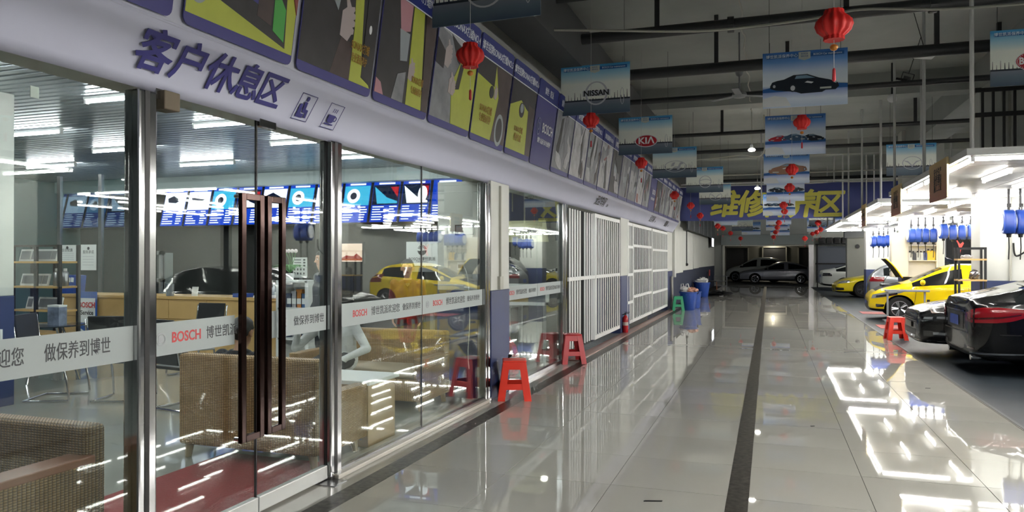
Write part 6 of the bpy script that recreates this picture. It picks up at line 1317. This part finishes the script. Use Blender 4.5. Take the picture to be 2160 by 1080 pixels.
# lit picture box and logo board
A, B = atY(718, 514, 11.5), atY(764, 552, 11.5); lb = thing('picture_lightbox', 'lit picture box with red brushstroke hills', 'lightbox', ((A.x + B.x) / 2, 11.5, B.z)); hw, hh = (B.x - A.x) / 2, A.z - B.z
obj('box_casing', MB().box(-hw - 0.03, hw + 0.03, 0, 0.06, -0.03, hh + 0.03), 'black_plastic', lb); obj('lit_face', MB().box(-hw, hw, -0.004, 0, 0, hh), glow('lightbox_cream', (255, 228, 205), 0.16), lb)
obj('printed_picture', MB().prism([(-hw, 0.05), (-0.1, hh * 0.35), (0.05, hh * 0.3), (hw * 0.5, hh * 0.45), (hw, hh * 0.2), (hw, 0.02), (-hw, 0.02)], 0.004, 0.006, fn), glow('lightbox_red', (170, 70, 60), 0.14), lb); obj('box_post', MB().box(-0.03, 0.03, 0.01, 0.05, -B.z, 0), 'black_metal', lb)
A, B = atY(857, 510, 10.2), atY(924, 561, 10.2); bb = thing('logo_board', 'white board with a round black emblem', 'sign', ((A.x + B.x) / 2, 10.2, B.z)); hw, hh = (B.x - A.x) / 2, A.z - B.z
obj('board', MB().box(-hw, hw, 0, 0.02, 0, hh), 'paper', bb); obj('board_post', MB().box(-0.03, 0.03, 0.02, 0.06, -B.z, hh * 0.6), 'black_metal', bb); obj('lower_strip', MB().box(-hw, hw, 0, 0.02, -0.09, -0.01), 'grey_plastic', bb)
mb = MB(); R_ = 0.075; zc = hh * 0.64
mb.prism([(R_ * math.cos(t_), zc + R_ * math.sin(t_)) for t_ in [R(180 + 180 * i / 16) for i in range(17)]] + [(R_ * 0.5, zc + 0.0), (-R_ * 0.6, zc - 0.01)], 0, 0.003, fn)
for i in range(9):
    a0, a1 = R(10 + i * 18), R(20 + i * 18); mb.prism([(R_ * 0.45 * math.cos(a0), zc + 0.01 + R_ * 0.45 * math.sin(a0)), (R_ * math.cos(a0), zc + 0.01 + R_ * math.sin(a0)), (R_ * math.cos(a1), zc + 0.01 + R_ * math.sin(a1)), (R_ * 0.45 * math.cos(a1), zc + 0.01 + R_ * 0.45 * math.sin(a1))], 0, 0.003, fn)
obj('round_emblem', mb, 'black_print', bb); text('lettering', 'BOSCH 博世凯派', 0.06, 'black_print', bb, (0, -0.003, hh * 0.28), FACE_Y, 0.01); text('lettering', '汽车养护中心', 0.035, 'decal_black', bb, (0, -0.003, hh * 0.17), FACE_Y)
A, B = atY(958, 474, 7.86), atY(1002, 496, 7.86); pq = thing('wall_plaque', 'small framed plaque on the pillar inside the showroom', 'plaque', (max((A.x + B.x) / 2, -3.5), 7.87, (A.z + B.z) / 2)); obj('plaque_frame', MB().box(-0.12, 0.12, -0.012, 0, -0.06, 0.06), 'black_plastic', pq); obj('plaque_face', MB().box(-0.105, 0.105, -0.014, -0.012, -0.048, 0.048), 'grey_plastic', pq)
# power cord hanging inside the pane and the socket
cable('white_cable', smooth_path([(-3.3, 7.83, 1.52), (-3.24, 7.80, 1.35), (-3.22, 7.80, 0.9), (-3.24, 7.80, 0.55), (-3.22, 7.78, 0.35)]), 0.006, 'white_plastic', 'white cord hanging down inside the glass by the pillar')
sk = thing('wall_socket', 'white socket on the pillar inside the showroom', 'socket', (-3.36, 7.876, 1.52)); obj('socket_plate', MB().box(-0.043, 0.043, -0.012, 0, -0.043, 0.043), 'white_plastic', sk); obj('plug', MB().box(-0.015, 0.03, -0.05, -0.012, -0.02, 0.02), 'black_plastic', sk)
p = atX(83, 692, -6.85); s2 = thing('wall_socket', 'white socket box on the blue base of the showroom column', 'socket', (p.x, 5.09, 0.86)); s2.location.x = -7.0; obj('socket_plate', MB().box(-0.07, 0.07, -0.02, 0, -0.07, 0.07), 'white_plastic', s2); obj('rocker', MB().box(-0.03, 0.03, -0.026, -0.02, -0.03, 0.03), 'white_plastic', s2)
# behind the right-hand window: pale hanging board, framed panel, floral bag
A, B = atY(1066, 466, 11.6), atY(1157, 510, 11.6); yb = thing('cream_board', 'cream board with black lettering hanging behind the window beside the gate', 'sign', ((A.x + B.x) / 2, 11.6, B.z)); hw, hh = (B.x - A.x) / 2, A.z - B.z
obj('board', MB().prism([(-hw + 0.05, 0), (hw, 0), (hw - 0.05, hh), (-hw, hh)], -0.01, 0.0, fn), mat('board_cream', (206, 204, 160), 0.6), yb); text('lettering', 'MEGUIAR美光', hh * 0.3, 'black_print', yb, (0, -0.003, hh * 0.5), FACE_Y, 0.02, sx=0.8); text('lettering', '专业漆面护理', hh * 0.16, 'decal_black', yb, (0, -0.003, hh * 0.22), FACE_Y)
for s in (-1, 1): obj('hanging_wire', MB().cyl((s * hw * 0.8, 0, hh), (s * hw * 0.8, 0, SZ - B.z), 0.003, n=5), 'steel', yb)
A, B = atY(1062, 612, 10.6), atY(1158, 645, 10.6); wf = thing('leaning_panel', 'white framed panel leaning behind the right-hand window', 'panel', ((A.x + B.x) / 2, 10.6, 0.0)); hw = (B.x - A.x) / 2
obj('frame', MB().box(-hw, hw, -0.02, 0.02, B.z, B.z + 0.05).box(hw - 0.05, hw, -0.02, 0.02, B.z, A.z + 0.1).box(-hw, -hw + 0.05, -0.02, 0.02, B.z, A.z + 0.1).box(-hw, hw, -0.02, 0.02, A.z + 0.05, A.z + 0.1), 'white_paint', wf); obj('panel_face', MB().box(-hw, hw * 0.1, 0, 0.01, B.z, A.z + 0.1), mat('panel_tan', (150, 124, 60), 0.5), wf); obj('panel_face', MB().box(hw * 0.1, hw, 0, 0.01, B.z, A.z + 0.1), mat('panel_slate', (50, 56, 66), 0.5), wf)
for s in (-1, 1): obj('stand_leg', MB().box(s * hw * 0.8 - 0.02, s * hw * 0.8 + 0.02, 0, 0.03, 0, B.z), 'grey_plastic', wf)
fp_ = (-3.38, 9.55, 0.0); fl_ = thing('floral_bag', 'red floral bag on the floor behind the right-hand window', 'bag', fp_); obj('bag_body', MB().lathe([(0.10, 0), (0.15, 0.05), (0.16, 0.25), (0.12, 0.42), (0.05, 0.5)], 18, lobes=7, amp=0.05), mat('floral_red', (186, 60, 76), 0.7, noise=(30, 0.6)), fl_, smooth=True); obj('bag_tie', MB().lathe([(0.03, 0.5), (0.04, 0.52), (0.03, 0.54)], 10), 'red_print', fl_)
crumple('yellow_sheet', 'yellow crumpled sheet over a bench behind the right-hand window', (-4.5, 11.2, 0.9), (0.6, 0.3, 0.16), mat('sheet_yellow', (176, 152, 50), 0.6), 'sheet', 21)
bn = thing('work_bench', 'grey bench under the yellow sheet', 'bench', (-4.5, 11.2, 0)); obj('bench_top', MB().box(-0.7, 0.7, -0.35, 0.35, 0.84, 0.9), 'grey_plastic', bn)
for sx in (-1, 1):
    for sy in (-1, 1): obj('leg', MB().box(sx * 0.65 - 0.03, sx * 0.65 + 0.03, sy * 0.3 - 0.03, sy * 0.3 + 0.03, 0, 0.84), 'grey_plastic', bn)
# ================================================================== people
def capsule(mb, p0, p1, r0, r1):
    p0, p1 = Vector(p0), Vector(p1)
    if (p1 - p0).length < 1e-4: p1 = p0 + Vector((0, 0, 1e-3))
    mb.ball(p0, r0, n=10, m=7); mb.ball(p1, r1, n=10, m=7); mb.cyl(p0, p1, r0, r1, 10)
def hand_segs(w, d, up, s=1.0, curl=0.4):
    """palm, four fingers, thumb from the wrist w along d; up = back of the hand"""
    w, d, up = Vector(w), Vector(d).normalized(), Vector(up).normalized(); sd = d.cross(up).normalized(); out = []
    k = w + d * 0.085
    for i in (-1.2, -0.4, 0.4, 1.2): out.append((w + sd * 0.012 * i, k + sd * 0.02 * i, 0.016, 0.013, 'skin'))
    for i, L in zip((-1.2, -0.4, 0.4, 1.2), (0.062, 0.078, 0.084, 0.074)):
        a = k + sd * 0.021 * i; dd = (d - up * curl).normalized(); b = a + dd * L * 0.55; c = b + (d - up * curl * 2.4).normalized() * L * 0.5
        out += [(a, b, 0.0095, 0.009, 'skin'), (b, c, 0.009, 0.0075, 'skin')]
    a = w + d * 0.03 + sd * s * 0.028; b = a + (d * 0.6 + sd * s).normalized() * 0.035; c = b + d * 0.03
    return out + [(a, b, 0.012, 0.011, 'skin'), (b, c, 0.011, 0.009, 'skin')]
def person(label, loc, rz, J, cols, hair='short', voxel=0.010):
    """J: joints in the person's own frame, facing -y"""
    t = thing('person', label, 'person', loc, rz, None); V = {k: Vector(v) for k, v in J.items()}
    S = []
    add = lambda a, b, r0, r1, m: S.append((Vector(a), Vector(b), r0, r1, m))
    pel, ch, nk, hd = V['pelvis'], V['chest'], V['neck'], V['head']
    X = Vector((1, 0, 0))
    for s in (-0.075, 0.075):
        add(pel + X * s, pel.lerp(ch, 0.5) + X * s, 0.125, 0.118, 'top'); add(pel.lerp(ch, 0.5) + X * s, ch + X * s * 1.3, 0.118, 0.115, 'top'); add(ch + X * s * 1.3, nk + X * s * 0.9 - Vector((0, 0, 0.07)), 0.11, 0.06, 'top')
    add(nk - Vector((0, 0, 0.06)), hd - Vector((0, 0, 0.05)), 0.055, 0.052, 'skin')
    f = Vector((0, -1, 0)); u = (hd - nk).normalized()
    add(hd + u * 0.035, hd + u * 0.035 - f * 0.02, 0.088, 0.085, 'skin'); add(hd - u * 0.05 + f * 0.02, hd - u * 0.085 + f * 0.035, 0.066, 0.045, 'skin'); add(hd + f * 0.082 + u * 0.015, hd + f * 0.102 - u * 0.015, 0.012, 0.016, 'skin')
    for s in (-1, 1): add(hd + X * s * 0.085 + u * 0.02, hd + X * s * 0.09 - u * 0.02, 0.016, 0.013, 'skin')
    for s, n in ((-1, 'r'), (1, 'l')):
        sh, el, wr = V['sh_' + n], V['el_' + n], V['wr_' + n]
        add(ch + X * s * 0.1 + Vector((0, 0, 0.02)), sh, 0.085, 0.066, 'top'); add(sh, el, 0.060, 0.047, 'top'); add(el, wr, 0.047, 0.033, 'top')
        d = (wr - el).normalized(); S.extend(hand_segs(wr, d, V.get('up_' + n, Vector((0, 0, 1))), -s))
        hp, kn, an = V['hp_' + n], V['kn_' + n], V['an_' + n]
        add(pel + X * s * 0.07, hp, 0.11, 0.095, 'legs'); add(hp, kn, 0.092, 0.062, 'legs'); add(kn, an, 0.060, 0.042, 'legs'); add(an - Vector((0, 0, 0.02)), an + f * 0.15 - Vector((0, 0, 0.04)), 0.045, 0.034, 'shoe')
    mb = MB()
    for a, b, r0, r1, m in S: capsule(mb, a, b, r0, r1)
    me = mb.mesh('figure'); tmp = bpy.data.objects.new('tmp', me); COL.objects.link(tmp)
    r_ = tmp.modifiers.new('r', 'REMESH'); r_.mode = 'VOXEL'; r_.voxel_size = voxel
    sm = tmp.modifiers.new('s', 'SMOOTH'); sm.iterations = 3; sm.factor = 0.5
    dg = bpy.context.evaluated_depsgraph_get(); res = bpy.data.meshes.new_from_object(tmp.evaluated_get(dg)); bpy.data.objects.remove(tmp)
    keys = ['skin', 'top', 'legs', 'shoe']; res.materials.clear()
    for k in keys: res.materials.append(MATS[cols.get(k, 'skin')])
    segs = [(a, b - a, max((b - a).length_squared, 1e-9), r0, r1, keys.index(m)) for a, b, r0, r1, m in S]
    idx = []
    for p in res.polygons:
        c = p.center; best, bi = 9, 0
        for a, ab, l2, r0, r1, k in segs:
            tt = min(1, max(0, (c - a).dot(ab) / l2)); q = (c - a - ab * tt).length - (r0 + (r1 - r0) * tt)
            if q < best: best, bi = q, k
        idx.append(bi)
    res.polygons.foreach_set('material_index', idx); res.shade_smooth()
    b = link('body', res, None, t)
    mbh = MB().ball((0, 0, 0), 1, n=18, m=12); vs = []
    for q in mbh.v:
        q = Vector(q); w = 1.0
        if q.z < -0.15 and q.y < 0.25: w = 0.80
        if q.y < -0.55 and q.z < 0.45: w = 0.80
        vs.append(tuple(hd + u * 0.04 + Vector((q.x * 0.096 * w, q.y * 0.106 * w + 0.012, q.z * 0.107 * w))))
    mbh.v = vs; obj('hair', mbh, 'hair', t, smooth='all')
    for s in (-1, 1):
        e = obj('eye', MB().ball(hd + X * s * 0.032 + f * 0.076 + u * 0.02, 0.011, 0.009, 0.009, 8, 6), 'white_plastic', t); obj('pupil', MB().ball(hd + X * s * 0.032 + f * 0.084 + u * 0.02, 0.005, 0.004, 0.005, 8, 5), 'hair', e)
        obj('eyebrow', MB().box(hd.x + s * 0.032 - 0.016, hd.x + s * 0.032 + 0.016, hd.y - 0.09, hd.y - 0.08, hd.z + 0.042, hd.z + 0.047), 'hair', t)
    obj('mouth', MB().ball(hd - u * 0.048 + f * 0.084, 0.022, 0.006, 0.006, 10, 6), mat('lip', (170, 96, 90), 0.5), t)
    # collar
    cn = nk - Vector((0, 0, 0.05)); mb = MB().lathe([(0.068, -0.015), (0.072, 0.0), (0.064, 0.03), (0.058, 0.03)], 20, c=cn); obj('collar', mb, cols.get('collar', cols['top']), t, smooth=True)
    return t
mat('shirt_white', (210, 212, 212), 0.7, bump=(14, 0.25)); mat('jacket_grey', (92, 94, 98), 0.8, bump=(12, 0.25)); mat('cloth_black', (26, 26, 30), 0.8, bump=(12, 0.2)); mat('trousers_dark', (34, 36, 44), 0.8); mat('shoe_black', (16, 16, 17), 0.4); mat('cloth_maroon', (96, 36, 40), 0.8)
m1 = person('person in a white shirt seated facing the doors, arm propped up', (-4.36, 6.86, 0), R(8),
       dict(pelvis=(0, 0.08, 0.52), chest=(0.0, 0.0, 0.80), neck=(-0.01, -0.03, 0.97), head=(-0.04, -0.07, 1.09), sh_r=(-0.19, 0.0, 0.89), el_r=(-0.42, -0.13, 0.66), wr_r=(-0.34, -0.22, 0.85), up_r=(-0.3, -0.6, 0.5), sh_l=(0.19, 0.0, 0.89), el_l=(0.36, -0.06, 0.66), wr_l=(0.16, -0.25, 0.56), up_l=(0, -0.3, 1),
            hp_r=(-0.1, 0.0, 0.53), kn_r=(-0.14, -0.42, 0.50), an_r=(-0.15, -0.40, 0.085), hp_l=(0.1, 0.0, 0.53), kn_l=(0.14, -0.42, 0.50), an_l=(0.15, -0.40, 0.085)), dict(skin='skin', top='shirt_white', legs='trousers_dark', shoe='shoe_black'))
m2 = person('person with black hair seated on the near sofa, back to the doors', (-4.14, 5.15, 0), math.pi,
       dict(pelvis=(0, 0.06, 0.50), chest=(0, 0.12, 0.72), neck=(0, 0.10, 0.87), head=(0, 0.07, 0.985), sh_r=(-0.18, 0.1, 0.79), el_r=(-0.26, 0.0, 0.60), wr_r=(-0.12, -0.22, 0.60), sh_l=(0.18, 0.1, 0.79), el_l=(0.26, 0.0, 0.60), wr_l=(0.12, -0.22, 0.60),
            hp_r=(-0.1, 0.0, 0.51), kn_r=(-0.12, -0.40, 0.5), an_r=(-0.12, -0.42, 0.085), hp_l=(0.1, 0.0, 0.51), kn_l=(0.12, -0.40, 0.5), an_l=(0.12, -0.42, 0.085)), dict(skin='skin', top='cloth_black', legs='trousers_dark', shoe='shoe_black'))
STAND = dict(pelvis=(0, 0, 0.92), chest=(0, 0.0, 1.22), neck=(0, 0, 1.44), head=(0, -0.02, 1.58), sh_r=(-0.2, 0.0, 1.36), el_r=(-0.25, 0.02, 1.08), wr_r=(-0.22, -0.12, 0.86), up_r=(-1, 0, 0), sh_l=(0.2, 0.0, 1.36), el_l=(0.25, 0.02, 1.08), wr_l=(0.22, -0.1, 0.86), up_l=(1, 0, 0), hp_r=(-0.09, 0, 0.88), kn_r=(-0.1, -0.02, 0.48), an_r=(-0.1, 0.02, 0.085), hp_l=(0.09, 0, 0.88), kn_l=(0.1, -0.02, 0.48), an_l=(0.1, 0.02, 0.085))
p = atY(683, 600, 8.4); person('person in a grey jacket standing beside the white product shelf', (p.x, 8.4, 0), R(-35), STAND, dict(skin='skin', top='jacket_grey', legs='trousers_dark', shoe='shoe_black', collar='cloth_black'), voxel=0.012)
p = atY(860, 600, 9.4); person('person in dark red standing in front of the white emblem board', (p.x, 9.4, 0), R(25), {k: (v[0] * 0.93, v[1], v[2] * 0.925) for k, v in STAND.items()} | dict(an_r=(-0.1, 0.02, 0.085), an_l=(0.1, 0.02, 0.085)), dict(skin='skin', top='cloth_maroon', legs='trousers_dark', shoe='shoe_black'), voxel=0.012)

# ================================================================== lettering becomes plain meshes
dg = bpy.context.evaluated_depsgraph_get()
done = []
for o in list(COL.objects):
    if o.type == 'FONT':
        me = bpy.data.meshes.new_from_object(o.evaluated_get(dg)); done.append((o, me))
        if o.name in HEAVY:            # a heavier face: the strokes struck five times, slightly apart
            h = HEAVY[o.name]; bm = bmesh.new(); bm.from_mesh(me); base = list(bm.verts) + list(bm.edges) + list(bm.faces)
            for k, (dx, dy) in enumerate(((h, 0), (-h, 0), (0, h), (0, -h))):
                g = bmesh.ops.duplicate(bm, geom=base)['geom']
                bmesh.ops.translate(bm, vec=(dx, dy, 0.00025 * (k + 1)), verts=[v for v in g if isinstance(v, bmesh.types.BMVert)])
            bm.to_mesh(me); bm.free()
for o, me in done:
    n = o.name; c = bpy.data.objects.new(n + '_mesh', me); COL.objects.link(c)
    c.parent = o.parent; c.location = o.location; c.rotation_euler = o.rotation_euler; c.scale = o.scale
    if not me.materials: me.materials.append(o.data.materials[0])
    bpy.data.objects.remove(o); c.name = n
